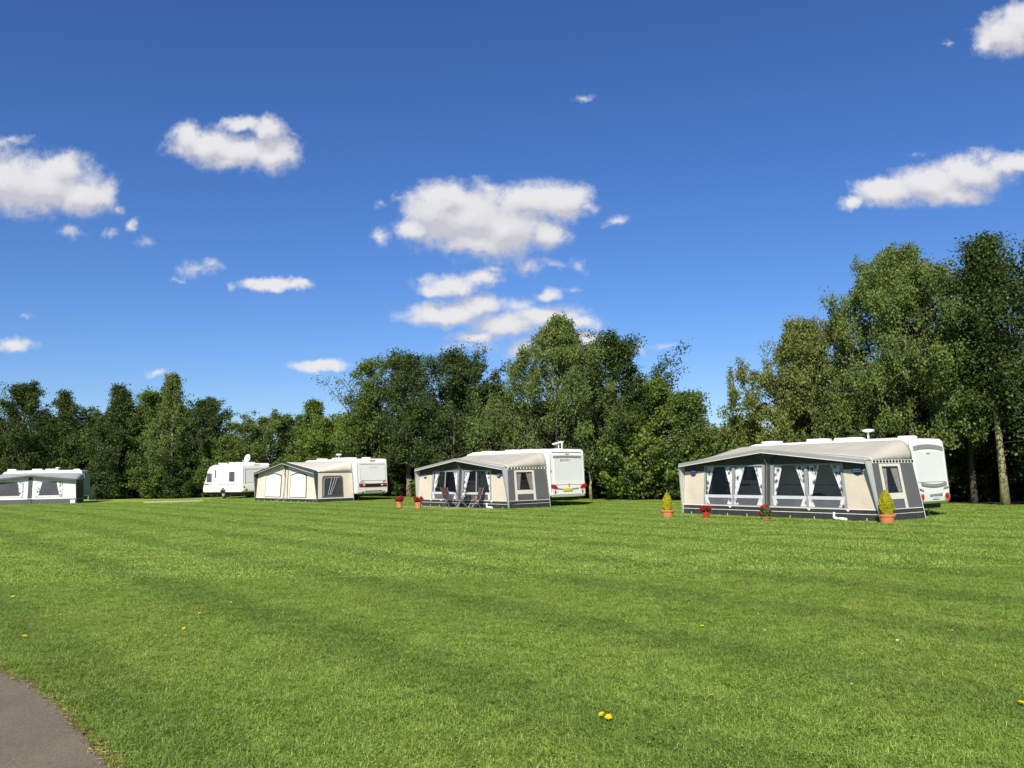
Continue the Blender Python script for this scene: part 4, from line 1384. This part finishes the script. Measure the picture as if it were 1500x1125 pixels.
            for i in range(ne):
                p, q = y0 + (D - y0) * i / ne, y0 + (D - y0) * (i + 1) / ne
                mb2.mat(0)
                zc, dz = h - .045, .05
                mb2.face([sp(p, zc - dz, .014), sp(q, zc - dz, .014), sp(q, zc + dz, .014), sp(p, zc + dz, .014)])
                if i % 2:
                    mb2.mat(1)
                    m_ = (p + q) / 2
                    mb2.face([sp(m_ + .062 * math.cos(t), zc + .042 * math.sin(t), .018) for t in np.linspace(0, 6.283, 12, endpoint=False)])
            mb2.build('eyelet_band', [M['frame'], M['trimdark']], root)
        else:
            sgrid(y0, D, sk, h)
            mb.build('side_wall', M[st['side']], root, solid=.008)
            if kind == 'arch':
                def rr(ins, off):
                    r_, pts = .18, []
                    p, q, z0, z1 = ya - .1 + ins, yb + .12 - ins, sk + .06 + ins, 1.55 - ins
                    for cy, cz, t0 in ((q - r_, z1 - r_, 0), (p + r_, z1 - r_, 1.5708)):
                        for t in np.linspace(t0, t0 + 1.5708, 6):
                            pts.append((cy + r_ * math.cos(t), cz + r_ * math.sin(t)))
                    pts += [(p, z0), (q, z0)]
                    return [sp(y, z, off) for y, z in pts]
                wn = MB().prism(rr(0, .012), (-s * .01, 0, 0)).build('window', M['grey'], root)
                MB().prism(rr(.09, .016), (-s * .004, 0, 0)).build('pane', M['mesh'], wn)
                mbf = MB()
                for t in (.25, .45, .62):
                    mbf.tube([sp(ya + .15 + t * .5, sk + .2, .02), sp(ya + .3 + t * 1.0, 1.42, .02)], .008, 4)
                mbf.tube([sp(ya + .0, sk + .16, .02), sp(ya + .02, 1.3, .02), sp(ya + .12, 1.42, .02), sp(yb - .1, 1.42, .02)], .01, 4)
                mbf.build('zip', M['bar'], wn)
                MB().tube([sp(y0, h - .03, .02), sp(D - .05, h - .03, .02), sp(D, h - .2, .02), sp(D, sk, .02)], .022, 5).build('edge_trim', M['charcoal'], root)
            else:
                MB().grid([[sp(y0 + (D - y0) * j / 3, .4 + 1.2 * i / 3, .012) for j in range(4)] for i in range(4)]).build('side_cover', M['charcoal'], root)
        # rod from the wall down to the ground at the caravan
        MB().tube([(sx(x, h - .1) + s * .01, D - .02, h - .1), (sx(x, 0) + s * .05, D - .05, 0)], .013, 5).build('pole', M['steel'], root)
        # upper triangle that closes the rounded end against the caravan
    # mud skirt all round with two lines of piping
    path_ = [(-hl, D), (-hl, y0), (hl, y0), (hl, D)]

    def skp(i, z):
        x, y = path_[i]
        yy = wy(z) if y == y0 else y
        return (sx(x, z), yy, z)
    mb = MB()
    mb.grid([[skp(i, z) for i in range(4)] for z in (-.02, sk * .5, sk - .003)])
    skt = mb.build('mud_skirt', M[st['skirt']], root, solid=.012)
    pip = MB()
    for z in ((sk, sk * .60) if kind == 'isa' else (sk,)):
        pts = [Vector(skp(i, z)) + Vector((0, -.012 if 0 < i < 3 else 0, 0)) for i in range(4)]
        pip.tube(pts, .016 if z == sk else .012, 5)
    if kind == 'isa':                 # little flaps where the wall panels button down
        for x in (-hl + L * style[1], -hl * .42, 0, hl * .40, hl - L * style[1]):
            pip.prism([fp(x - .08, sk, -.02), fp(x + .08, sk, -.02), fp(x, sk - .075, -.02)], (0, .006, 0))
    pip.build('piping', M['piping'], skt)
    for i in range(9):
        x = -hl + L * (i + .5) / 9
        MB().tube([(sx(x, 0), wy(0) - .03, -.03), (sx(x, 0) + .02, wy(0) - .05, .09)], .010, 5).build('tent_peg', M['paleplastic'], root)
    MB().box((-hl + .05, y0 - .05, .001), (hl - .05, D, .012)).build('groundsheet', M['sheet'], root)
    return root, org


# ------------------------------------------------------------------ small things
def flower_pot(name, label, p, r, hgt, potmat, group=None, kind='flower', ph=.35, seed=1):
    root = empty(name, p)
    tag(root, label, 'potted plant', group)
    pot = MB().lathe([(r * .68, 0), (r * .72, .01), (r * .93, hgt * .78), (r * 1.02, hgt * .78), (r * 1.05, hgt), (r * .93, hgt), (r * .9, hgt * .88)], 22).build('pot', potmat, root, smooth=False)
    rng = np.random.default_rng(seed)
    if kind == 'conifer':
        n = 5200
        t = rng.uniform(0, 1, n)
        rad = r * (.78 if seed == 5 else .60) * np.sin(np.pi * (.2 + .8 * t)) ** .8 * 1.02
        ang = rng.uniform(0, 6.283, n)
        lump = 1 + .16 * np.sin(ang * 5 + t * 9) + .1 * np.sin(ang * 3 - t * 14)
        q = rng.uniform(.6, 1.0, n) ** .5
        C = np.c_[rad * lump * q * np.cos(ang), rad * lump * q * np.sin(ang), hgt * .9 + t * ph]
        ax = np.c_[np.cos(ang) * .4, np.sin(ang) * .4, np.ones(n)] + rng.normal(size=(n, 3)) * .3
        nor = np.c_[np.cos(ang), np.sin(ang), np.zeros(n)] + rng.normal(size=(n, 3)) * .5
        leaf_cloud('foliage', M['conifer'], root, C, ax, nor, rng.uniform(.03, .075, n), rng.uniform(.012, .03, n))
        MB().tube([(0, 0, hgt * .5), (0, 0, hgt + ph * .8)], [.025, .008], 6).build('stem', M['barkalder'], root)
    else:
        n = 700
        v = unit_rand(rng, n)
        C = v * np.array([r * 1.15, r * 1.15, ph * .42]) * rng.uniform(.45, 1, n)[:, None] + np.array([0, 0, hgt + ph * .36])
        leaf_cloud('foliage', M['geranium'], root, C, unit_rand(rng, n), v * .5 + np.array([0, 0, .8]) + rng.normal(size=(n, 3)) * .3, rng.uniform(.05, .09, n), rng.uniform(.045, .075, n))
        P = []
        ncl = 16 if kind == 'flower' else 5
        for k in range(ncl):
            d = rng.normal(size=3)
            d[2] = abs(d[2]) * .7 + .1
            d /= np.linalg.norm(d)
            c = d * np.array([r * 1.35, r * 1.35, ph * .72]) + np.array([0, 0, hgt + ph * .34])
            P.append(c + unit_rand(rng, 60) * rng.uniform(.2, 1, 60)[:, None] ** .5 * .055)
        P = np.concatenate(P)
        m = len(P)
        leaf_cloud('blossom', M['petal'], root, P, unit_rand(rng, m), rng.normal(size=(m, 3)) + np.array([0, -.6, .6]), rng.uniform(.025, .045, m), rng.uniform(.022, .04, m))
    MB().lathe([(r * .05, hgt * .86), (r * .9, hgt * .87)], 16).build('soil', M['soil'], root)
    return root


def chair(label, p, rz):
    root = empty('folding_chair', p, rz)
    tag(root, label, 'chair', 'brown folding chairs by the awning')
    # faces +x
    MB().grid([[(-.22 + .44 * i / 4, y, .44 - .03 * math.sin(math.pi * i / 4)) for y in (-.23, .23)] for i in range(5)]).build('seat', M['brown'], root, solid=.012)
    MB().grid([[(-.22 - .22 * i / 4, y, .46 + .58 * i / 4) for y in (-.23, .23)] for i in range(5)]).build('backrest', M['brown'], root, solid=.012)
    for s in (-1, 1):
        y = .25 * s
        MB().tube([(-.45, y, 1.06), (-.22, y, .45), (.12, y, .22), (.26, y, 0)], .013, 6).build('back_frame', M['tubing'], root)
        MB().tube([(.24, y, .46), (-.05, y, .28), (-.32, y, 0)], .013, 6).build('leg', M['tubing'], root)
        MB().tube([(-.31, y * 1.05, .68), (.18, y * 1.05, .66), (.22, y, .45)], .016, 6).build('armrest', M['brown'], root)
    MB().tube([(-.32, -.25, .012), (-.32, .25, .012)], .013, 6).tube([(.26, -.25, .012), (.26, .25, .012)], .013, 6).build('foot_bar', M['tubing'], root)
    return root


def table(label, p, rz):
    root = empty('camping_table', p, rz)
    tag(root, label, 'table')
    MB().prism([(.38 * math.cos(t), .38 * math.sin(t), .69) for t in np.linspace(0, 6.283, 22, endpoint=False)], (0, 0, .03)).build('table_top', M['grey'], root, bevel=.006)
    for s in (-1, 1):
        MB().tube([(-.26, .2 * s, .69), (.26, .2 * s, 0)], .014, 6).build('leg', M['tubing'], root)
        MB().tube([(.26, .2 * s, .69), (-.26, .2 * s, 0)], .014, 6).build('leg', M['tubing'], root)
    MB().tube([(0, -.2, .345), (0, .2, .345)], .012, 6).tube([(-.26, -.2, .02), (-.26, .2, .02)], .012, 6).build('brace', M['tubing'], root)
    return root


def outlet(label, p, rz):
    root = empty('drain_pipe', p, rz)
    tag(root, label, 'pipe')
    MB().tube([(0, .02, .25), (0, 0, .16), (0, 0, .11), (.04, 0, .08), (.16, -.02, .075)], [.03, .03, .04, .042, .035], 8).build('elbow', M['paleplastic'], root, smooth=True)
    MB().tube([(.16, -.02, .075), (.24, -.03, .07), (.40, -.04, .062), (.46, -.05, .06)], [.035, .05, .045, .03], 8).build('hose_end', M['paleplastic'], root, smooth=True)
    return root


# ------------------------------------------------------------------ build
ground()
FX = path()

A1 = Vector((10.14, 24.75, 0)); a1 = R(55.5)
A2 = Vector((-.51, 37.15, 0)); a2 = R(50.2)
A3 = Vector((-11.73, 50.24, 0)); a3 = R(46)
p0 = at(111, 65); A0 = Vector((p0.x, p0.y, p0.z)); a0 = R(-15)


def car_at(A, a, D, over):
    u = Vector((math.cos(a), -math.sin(a), 0)); n = Vector((math.sin(a), math.cos(a), 0))
    return A + n * (D + .02) + u * over


awning('largest awning, four curtained front windows, between the two golden conifers', A1, a1, 7.40, 2.45, 1.77, 2.18, ('isa', .128, 2, 1), (.03, .30))
caravan('white caravan with round rear lights joined to the largest awning', car_at(A1, a1, 2.45, .0), a1, 7.2, 2.1, 'round').scale = (1, 1, .96)
awning('cream and grey awning with brown chairs and a table in front', A2, a2, 6.81, 2.6, 1.80, 2.24, ('isa', .165, 2, 2), (.05, .25))
caravan('white caravan with a yellow number plate beside the awning with brown chairs', car_at(A2, a2, 2.6, .22), a2, 7.0, 2.25, 'boxy')
awning('beige awning with charcoal trim and white blinds in arched windows', A3, a3, 7.3, 2.7, 1.78, 2.42, ('arch',), (.05, .2))
caravan('white caravan with a full width dark red rear light bar', car_at(A3, a3, 2.7, .5), a3, 7.0, 2.3, 'redbar')
awning('white fronted awning with dark roof trim at the far left of the row', A0, a0, 6.3, 2.6, 1.80, 2.16, ('plain',), (.02, .05))
o = caravan('caravan hidden behind the far left awning, its end in shade', car_at(A0, a0, 2.6, .05), a0, 6.4, 2.2, 'shade')
MB().grid([[(.06 - .02 * i, -.01 + 2.1 * j / 4, .55 + 1.75 * i / 3) for j in range(5)] for i in range(4)]).build('end_cover', M['greencover'], o, solid=.02)
# lone caravan without awning
pl = at(355, 62.5)
caravan('lone white caravan without an awning, satellite dish on its roof', pl, R(44), 6.1, 2.25, 'lone')
FOOT.append((pl.x, pl.y, R(44), -6, 0, .1, 2.1))

# windbreak beside the far left caravan
wb0, wb1 = gp(129, 733.5), gp(150, 731)
wr = empty('windbreak', wb0, math.atan2(wb1.y - wb0.y, wb1.x - wb0.x))
tag(wr, 'grey cloth windbreak standing right of the far left caravan', 'windbreak')
wl = (wb1 - wb0).length
MB().grid([[(wl * j / 12, .03 * math.sin(j * 1.1), z + (.0 if j < 11 else -.05)) for j in range(13)] for z in (.05, .5, .98)]).build('cloth', M['windbreak'], wr, solid=.01)
for x in (0, wl * .5, wl):
    MB().tube([(x, 0, -.1), (x, 0, 1.08)], .022, 6).build('pole', M['stake'], wr)
MB().prism([(wl - .3, -.04, .98), (wl + .02, -.04, .98), (wl + .02, -.04, .55), (wl - .1, -.04, .6)], (0, .01, 0)).build('cloth_corner', M['wcanvas'], wr)

# leaning stakes by the trees
for px, py, hgt, ln, lab in ((187, 729.5, 1.25, .28, 'pale stake leaning right at the edge of the trees near the windbreak'), (281, 726.5, .65, .15, 'short pale stake left of the lone caravan nose')):
    s = MB().tube([(0, 0, -.1), (ln * .5, 0, hgt * .5), (ln, 0, hgt)], [.085, .06, .03], 6).build('wooden_stake', M['stake'])
    s.location = gp(px, py)
    tag(s, lab, 'stake')

# pots
flower_pot('potted_conifer', 'golden conifer in a clay pot left of the largest awning', gp(978, 757.5), .235, .24, M['terracotta'], 'golden conifers in pots', 'conifer', .60, 2)
flower_pot('potted_conifer', 'golden conifer in a clay pot by the side window of the largest awning', gp(1299.5, 766.5), .235, .25, M['terracotta'], 'golden conifers in pots', 'conifer', .68, 5)
flower_pot('potted_flowers', 'red flowers in a red pot against the left part of the largest awning', gp(1034.5, 759.5), .11, .20, M['redplastic'], None, 'flower', .2, 3)
flower_pot('potted_flowers', 'bushy green plant with a few red blooms at the centre pole of the largest awning', gp(1121.5, 761.5), .16, .1, M['terracotta'], None, 'few', .32, 4)
flower_pot('potted_flowers', 'red flowers in a clay pot out on the lawn, left of its twin', gp(585, 744), .16, .29, M['terracotta'], 'clay pots of red flowers', 'flower', .24, 6)
flower_pot('potted_flowers', 'red flowers in a clay pot at the left corner of the awning with brown chairs', gp(612.5, 745), .16, .29, M['terracotta'], 'clay pots of red flowers', 'flower', .24, 7)

# seating in front of the second awning
n2 = Vector((math.sin(a2), math.cos(a2), 0)); u2 = Vector((math.cos(a2), -math.sin(a2), 0))
c2 = A2 - u2 * 3.4


def spot2(px, off):                 # on the slabs in front of the awning
    d = bearing(px, 740)
    o = c2 - n2 * off
    # ray (d.x, d.y) * t = o + u2 * s
    t = (o.x * u2.y - o.y * u2.x) / (d[0] * u2.y - d[1] * u2.x)
    return Vector((d[0] * t, d[1] * t, .016))


chair('brown folding chair facing right, left of the small table', spot2(659, .25), R(-42)).scale = (.86, .86, .86)
chair('brown folding chair facing left, right of the small table', spot2(694.5, .3), R(205)).scale = (.86, .86, .86)
table('small round camping table between the two brown chairs', spot2(676, .28), R(10))
mb = MB()
r = random.Random(2)
for i in range(13):
    for j in range(2):
        b = c2 + u2 * (-3.4 + i * .52) - n2 * (.02 + .47 * (j + 1))
        q = [b + u2 * x + n2 * y for x, y in ((.01, .01), (.51, .01), (.51, .46), (.01, .46))]
        z = .012 + r.uniform(-.003, .004)
        mb.prism([(p.x, p.y, -.03) for p in q], (0, 0, .03 + z))
b0, b1 = gp(594, 744.3), gp(607, 744.3)
for i in range(4):
    b = b0.lerp(b1, i / 3)
    q = [b + u2 * x * .9 + n2 * y for x, y in ((0, -.2), (.5, -.2), (.5, .25), (0, .25))]
    mb.prism([(p.x, p.y, -.03) for p in q], (0, 0, .042))
tag(mb.build('patio', M['slab']), kind='structure')
# pale hardstanding in front of the lone caravan
qa, qb = gp(209, 736.4), gp(297, 734.2)
qang = -math.atan2(qb.y - qa.y, qb.x - qa.x)
FOOT.append((qa.x, qa.y, qang, -.3, (qb - qa).length + .3, -1.2, 1.4))
M['strip'] = plain('pale_gravel', (0.50, 0.46, 0.30), 0.95, 0.25, 6.0, bump=.4)
q = [gp(*p) for p in ((209, 735.6), (297, 733.2), (296, 735.0), (255, 736.2), (212, 737.2))]
tag(MB().face([(p.x, p.y, p.z + .03) for p in q]).build('pavement_strip', M['strip']), kind='structure')

outlet('white drain pipe at the foot of the largest awning', gp(1222, 763) + Vector((0, 0, 0)), -a1)
outlet('white drain pipe at the foot of the awning with brown chairs', gp(713, 745.5), -a2)

# dandelions
dpx = [(13, 833), (20, 838), (77, 855), (20, 878), (34, 938), (293, 903), (271, 926), (306, 935), (360, 794), (874, 914), (969, 927), (1028, 922), (1038, 915), (957, 947), (885, 1049), (884, 1055), (894, 1059), (1043, 1027), (1496, 1038), (158, 979), (620, 1010), (730, 905), (1180, 880), (560, 850)]
proto = empty('dandelion', (0, 0, 0))
tag(proto, 'yellow dandelion flower standing in the mown lawn', 'flower', 'dandelions in the lawn')
rg = np.random.default_rng(4)
n = 70
ang = rg.uniform(0, 6.283, n)
rr_ = rg.uniform(.002, .017, n)
leaf_cloud('flower_head', M['yellowflower'], proto, np.c_[rr_ * np.cos(ang), rr_ * np.sin(ang), .052 + .006 - rr_ * .25], np.c_[np.cos(ang), np.sin(ang), np.full(n, .3)], np.c_[np.cos(ang) * .3, np.sin(ang) * .3, np.ones(n)], np.full(n, .019), np.full(n, .007))
MB().tube([(0, 0, -.01), (.003, 0, .03), (0, 0, .052)], .002, 5).build('stem', M['stemgreen'], proto)
for i, p in enumerate(dpx):
    o = proto if i == 0 else copy_tree(proto)
    o.location = gp(*p)
    s = (1.15, 1.25, 1.05)[i % 3]
    o.scale = (s, s, s * .7)
    o.rotation_euler = (rnd.uniform(.15, .6), rnd.uniform(-.25, .25), rnd.uniform(0, 6))

dp = empty('daisy', (0, 0, 0))
tag(dp, 'tiny white daisy in the mown lawn', 'flower', 'daisies in the lawn')
n = 26
ang = np.linspace(0, 6.283, n, endpoint=False)
leaf_cloud('flower_head', M['daisy'], dp, np.c_[.008 * np.cos(ang), .008 * np.sin(ang), np.full(n, .052)], np.c_[np.cos(ang), np.sin(ang), np.full(n, .2)], np.c_[np.cos(ang) * .2, np.sin(ang) * .2, np.ones(n)], np.full(n, .013), np.full(n, .005))
MB().tube([(0, 0, -.01), (.002, 0, .03), (0, 0, .05)], .0015, 5).build('stem', M['stemgreen'], dp)
for i, p in enumerate([(734, 847), (781, 853), (710, 857), (1331, 934), (1315, 946), (1314, 959), (1394, 930), (1402, 955), (926, 972), (452, 846), (338, 888), (246, 770), (879, 937), (510, 905), (1010, 848), (1120, 930), (640, 960), (1250, 1010)]):
    o = dp if i == 0 else copy_tree(dp)
    o.location = gp(*p)
    s = (.9, 1.05, .8)[i % 3]
    o.scale = (s, s, s)
    o.rotation_euler = (rnd.uniform(-.3, .1), rnd.uniform(-.25, .25), rnd.uniform(0, 6))

add_trees()
grass(FX)

# ------------------------------------------------------------------ sky and sun
SUN_EL, SUN_B = R(39), R(14)           # behind the camera, a little to the left
w = bpy.data.worlds.new('World')
scene.world = w
w.use_nodes = True
nt = w.node_tree
for n_ in list(nt.nodes):
    nt.nodes.remove(n_)
out = N(nt, 'ShaderNodeOutputWorld')
bg = N(nt, 'ShaderNodeBackground')
sky = N(nt, 'ShaderNodeTexSky', sky_type='NISHITA')
sky.sun_disc = False
sky.sun_elevation = SUN_EL
sky.sun_rotation = math.pi + SUN_B     # compass bearing of the sun, measured from +Y
sky.air_density, sky.dust_density, sky.ozone_density = 1.0, 0.12, 2.5
hs = N(nt, 'ShaderNodeHueSaturation')
hs.inputs['Saturation'].default_value = 1.18
nt.links.new(sky.outputs[0], hs.inputs['Color'])
CL = [(60, 270, 80, 42, 1), (0, 265, 70, 45, 1), (120, 285, 45, 28, 1), (90, 245, 40, 22, .9), (0, 210, 30, 12, .5), (172, 305, 12, 10, .5),
      (100, 342, 22, 12, .45), (158, 343, 14, 14, .4), (190, 332, 12, 11, .6),
      (300, 215, 50, 22, 1), (345, 225, 60, 25, 1), (400, 225, 32, 28, 1), (275, 200, 28, 22, .9), (350, 185, 45, 14, .75), (395, 190, 30, 20, .9), (430, 200, 14, 10, .3), (335, 240, 50, 12, .8),
      (290, 393, 30, 14, .45), (262, 408, 20, 6, .35), (310, 388, 16, 12, .45), (335, 418, 10, 8, .35),
      (402, 419, 46, 10, 1), (375, 416, 20, 9, .9), (432, 419, 22, 8, .9),
      (690, 320, 85, 48, 1), (640, 310, 45, 40, 1), (740, 335, 70, 42, 1), (800, 345, 30, 22, .9), (650, 290, 50, 22, 1), (770, 295, 70, 28, .9), (820, 295, 45, 28, 1), (610, 338, 30, 22, .9), (860, 303, 20, 8, .6), (720, 275, 28, 10, .55), (700, 355, 60, 18, 1),
      (560, 349, 14, 11, .6), (904, 322, 24, 9, .5),
      (660, 417, 45, 16, .9), (700, 408, 35, 14, .8), (635, 427, 25, 12, .8),
      (775, 390, 26, 14, .55), (815, 390, 16, 8, .45), (850, 388, 18, 13, .4), (806, 430, 22, 11, .75),
      (650, 460, 60, 18, .95), (700, 448, 40, 18, .9), (760, 450, 30, 14, .6), (800, 465, 60, 18, .95), (740, 478, 50, 18, .9), (700, 492, 40, 12, .7), (850, 472, 25, 12, .8), (605, 467, 15, 10, .6),
      (860, 497, 30, 12, 1), (770, 510, 40, 14, .6), (940, 510, 14, 16, .35),
      (470, 533, 40, 9, 1), (455, 535, 25, 7, .9), (230, 547, 16, 6, .6), (25, 504, 32, 12, .8), (45, 464, 18, 5, .3), (855, 145, 24, 7, .45),
      (1360, 270, 60, 28, 1), (1300, 282, 45, 22, 1), (1250, 296, 25, 10, .8), (1420, 255, 60, 26, 1), (1390, 285, 60, 16, .9), (1480, 238, 45, 18, .9), (1440, 225, 20, 12, .6),
      (1470, 50, 40, 30, 1), (1445, 62, 28, 18, .8), (1500, 35, 40, 28, 1), (1388, 60, 10, 7, .4), (720, 395, 30, 8, .38), (840, 425, 16, 8, .4), (690, 505, 50, 9, .4), (560, 300, 16, 8, .3), (590, 290, 14, 10, .35), (210, 355, 22, 8, .3), (20, 205, 26, 9, .45), (1345, 225, 16, 8, .35), (975, 508, 22, 6, .36)]


def cloud_group():
    g = bpy.data.node_groups.new('cloud_field', 'ShaderNodeTree')
    g.interface.new_socket('P', in_out='INPUT', socket_type='NodeSocketVector')
    g.interface.new_socket('F', in_out='OUTPUT', socket_type='NodeSocketFloat')
    gi, go = g.nodes.new('NodeGroupInput'), g.nodes.new('NodeGroupOutput')
    prev = None
    for cx, cy, rx, ry, wt in CL:
        if wt < .65:
            rx, ry, wt = rx * 1.5, ry * 1.4, wt * .82
        d = bearing(cx, cy)
        c = (d[0] / d[1], d[2] / d[1])
        k = 1 / (FPX * d[1]) * 1.02
        sx_, sy_ = 1 / (rx * 1.36 / FPX), 1 / (ry * 1.36 / FPX)
        ma = g.nodes.new('ShaderNodeVectorMath'); ma.operation = 'MULTIPLY_ADD'
        ma.inputs[1].default_value = (sx_, sy_, 0)
        ma.inputs[2].default_value = (-c[0] * sx_, -c[1] * sy_, 0)
        g.links.new(gi.outputs[0], ma.inputs[0])
        ln = g.nodes.new('ShaderNodeVectorMath'); ln.operation = 'LENGTH'
        g.links.new(ma.outputs[0], ln.inputs[0])
        s = g.nodes.new('ShaderNodeMath'); s.operation = 'MULTIPLY_ADD'
        s.inputs[1].default_value = -1.0 * (.55 + .45 * wt)
        s.inputs[2].default_value = wt
        g.links.new(ln.outputs['Value'], s.inputs[0])
        if prev is None:
            prev = s.outputs[0]
        else:
            mx = g.nodes.new('ShaderNodeMath'); mx.operation = 'SMOOTH_MAX'
            mx.inputs[2].default_value = .2
            g.links.new(prev, mx.inputs[0]); g.links.new(s.outputs[0], mx.inputs[1])
            prev = mx.outputs[0]
    g.links.new(prev, go.inputs[0])
    return g


tc = N(nt, 'ShaderNodeTexCoord')
sp = N(nt, 'ShaderNodeSeparateXYZ')
nt.links.new(tc.outputs['Generated'], sp.inputs[0])
ymax = N(nt, 'ShaderNodeMath', operation='MAXIMUM'); ymax.inputs[1].default_value = .05
nt.links.new(sp.outputs[1], ymax.inputs[0])
dx = N(nt, 'ShaderNodeMath', operation='DIVIDE'); nt.links.new(sp.outputs[0], dx.inputs[0]); nt.links.new(ymax.outputs[0], dx.inputs[1])
dz = N(nt, 'ShaderNodeMath', operation='DIVIDE'); nt.links.new(sp.outputs[2], dz.inputs[0]); nt.links.new(ymax.outputs[0], dz.inputs[1])
pc = N(nt, 'ShaderNodeCombineXYZ'); nt.links.new(dx.outputs[0], pc.inputs[0]); nt.links.new(dz.outputs[0], pc.inputs[1])
# warp the outline into billows
n1 = N(nt, 'ShaderNodeTexNoise', i_Scale=22.0, i_Detail=6.0, i_Roughness=0.6)
nt.links.new(pc.outputs[0], n1.inputs['Vector'])
cen = N(nt, 'ShaderNodeVectorMath', operation='SUBTRACT'); cen.inputs[1].default_value = (.5, .5, .5)
nt.links.new(n1.outputs[1], cen.inputs[0])
wp = N(nt, 'ShaderNodeVectorMath', operation='MULTIPLY_ADD'); wp.inputs[1].default_value = (.045, .030, 0)
nt.links.new(cen.outputs[0], wp.inputs[0]); nt.links.new(pc.outputs[0], wp.inputs[2])
grp = cloud_group()
f1 = N(nt, 'ShaderNodeGroup', node_tree=grp); nt.links.new(wp.outputs[0], f1.inputs[0])
upv = N(nt, 'ShaderNodeVectorMath', operation='ADD'); upv.inputs[1].default_value = (-.004, .018, 0)
nt.links.new(wp.outputs[0], upv.inputs[0])
f2 = N(nt, 'ShaderNodeGroup', node_tree=grp); nt.links.new(upv.outputs[0], f2.inputs[0])
n2_ = N(nt, 'ShaderNodeTexNoise', i_Scale=55.0, i_Detail=7.0, i_Roughness=0.62)
nt.links.new(pc.outputs[0], n2_.inputs['Vector'])
fs = N(nt, 'ShaderNodeMath', operation='MULTIPLY_ADD'); fs.inputs[1].default_value = .75
nt.links.new(n2_.outputs[0], fs.inputs[0]); nt.links.new(f1.outputs[0], fs.inputs[2])
n3_ = N(nt, 'ShaderNodeTexNoise', i_Scale=120.0, i_Detail=5.0, i_Roughness=0.6)
nt.links.new(wp.outputs[0], n3_.inputs['Vector'])
fs3 = N(nt, 'ShaderNodeMath', operation='MULTIPLY_ADD'); fs3.inputs[1].default_value = .22
nt.links.new(n3_.outputs[0], fs3.inputs[0]); nt.links.new(fs.outputs[0], fs3.inputs[2])
al = N(nt, 'ShaderNodeMapRange', interpolation_type='SMOOTHSTEP', i_From_Min=.42, i_From_Max=1.10, i_To_Min=0.0, i_To_Max=.98)
nt.links.new(fs3.outputs[0], al.inputs[0])
lit = N(nt, 'ShaderNodeMath', operation='SUBTRACT'); nt.links.new(f1.outputs[0], lit.inputs[0]); nt.links.new(f2.outputs[0], lit.inputs[1])
lit2 = N(nt, 'ShaderNodeMath', operation='MULTIPLY_ADD'); lit2.inputs[1].default_value = .34
nt.links.new(n2_.outputs[0], lit2.inputs[0]); nt.links.new(lit.outputs[0], lit2.inputs[2])
CS = 1.0
cr = ramp(nt, lit2.outputs[0], [(-0.0, (.68, .685, .76)), (0.14, (.79, .79, .85)), (0.34, (.90, .895, .93)), (0.6, (.98, .975, .99))])
csc = N(nt, 'ShaderNodeVectorMath', operation='SCALE'); csc.inputs['Scale'].default_value = 6.5
nt.links.new(cr.outputs[0], csc.inputs[0])
tint = mixc(nt, 1.0, hs.outputs[0], (0.515, 0.63, 0.90), 'MULTIPLY')
mixn = mixc(nt, al.outputs[0], tint, csc.outputs[0])
nt.links.new(mixn, bg.inputs['Color'])
bg.inputs['Strength'].default_value = 0.10
nt.links.new(bg.outputs[0], out.inputs[0])
w.cycles.sampling_method = 'NONE'

sd = bpy.data.lights.new('sun', 'SUN')
sd.energy = 5.0
sd.angle = R(.5)
sd.color = (1.0, .95, .86)
so = bpy.data.objects.new('sun', sd)
COL.objects.link(so)
to_sun = Vector((-math.sin(SUN_B) * math.cos(SUN_EL), -math.cos(SUN_B) * math.cos(SUN_EL), math.sin(SUN_EL)))
so.rotation_euler = to_sun.to_track_quat('Z', 'Y').to_euler()

# ------------------------------------------------------------------ camera
cd = bpy.data.cameras.new('camera')
cd.sensor_width = 36
cd.lens = 36 * FPX / 1500
cd.clip_start = .1
cd.clip_end = 6000
co = bpy.data.objects.new('camera', cd)
COL.objects.link(co)
back = -FW
co.matrix_world = Matrix(((RT[0], UP[0], back[0], 0), (RT[1], UP[1], back[1], 0), (RT[2], UP[2], back[2], CAM_H), (0, 0, 0, 1)))
scene.camera = co

scene.view_settings.view_transform = 'Standard'
scene.view_settings.look = 'None'
scene.view_settings.exposure = 0.38
scene.view_settings.gamma = 1.0
scene.cycles.max_bounces = 6
scene.cycles.diffuse_bounces = 3
scene.cycles.glossy_bounces = 2
scene.cycles.transmission_bounces = 4
scene.cycles.transparent_max_bounces = 12
scene.cycles.use_denoising = True
scene.render.use_persistent_data = False
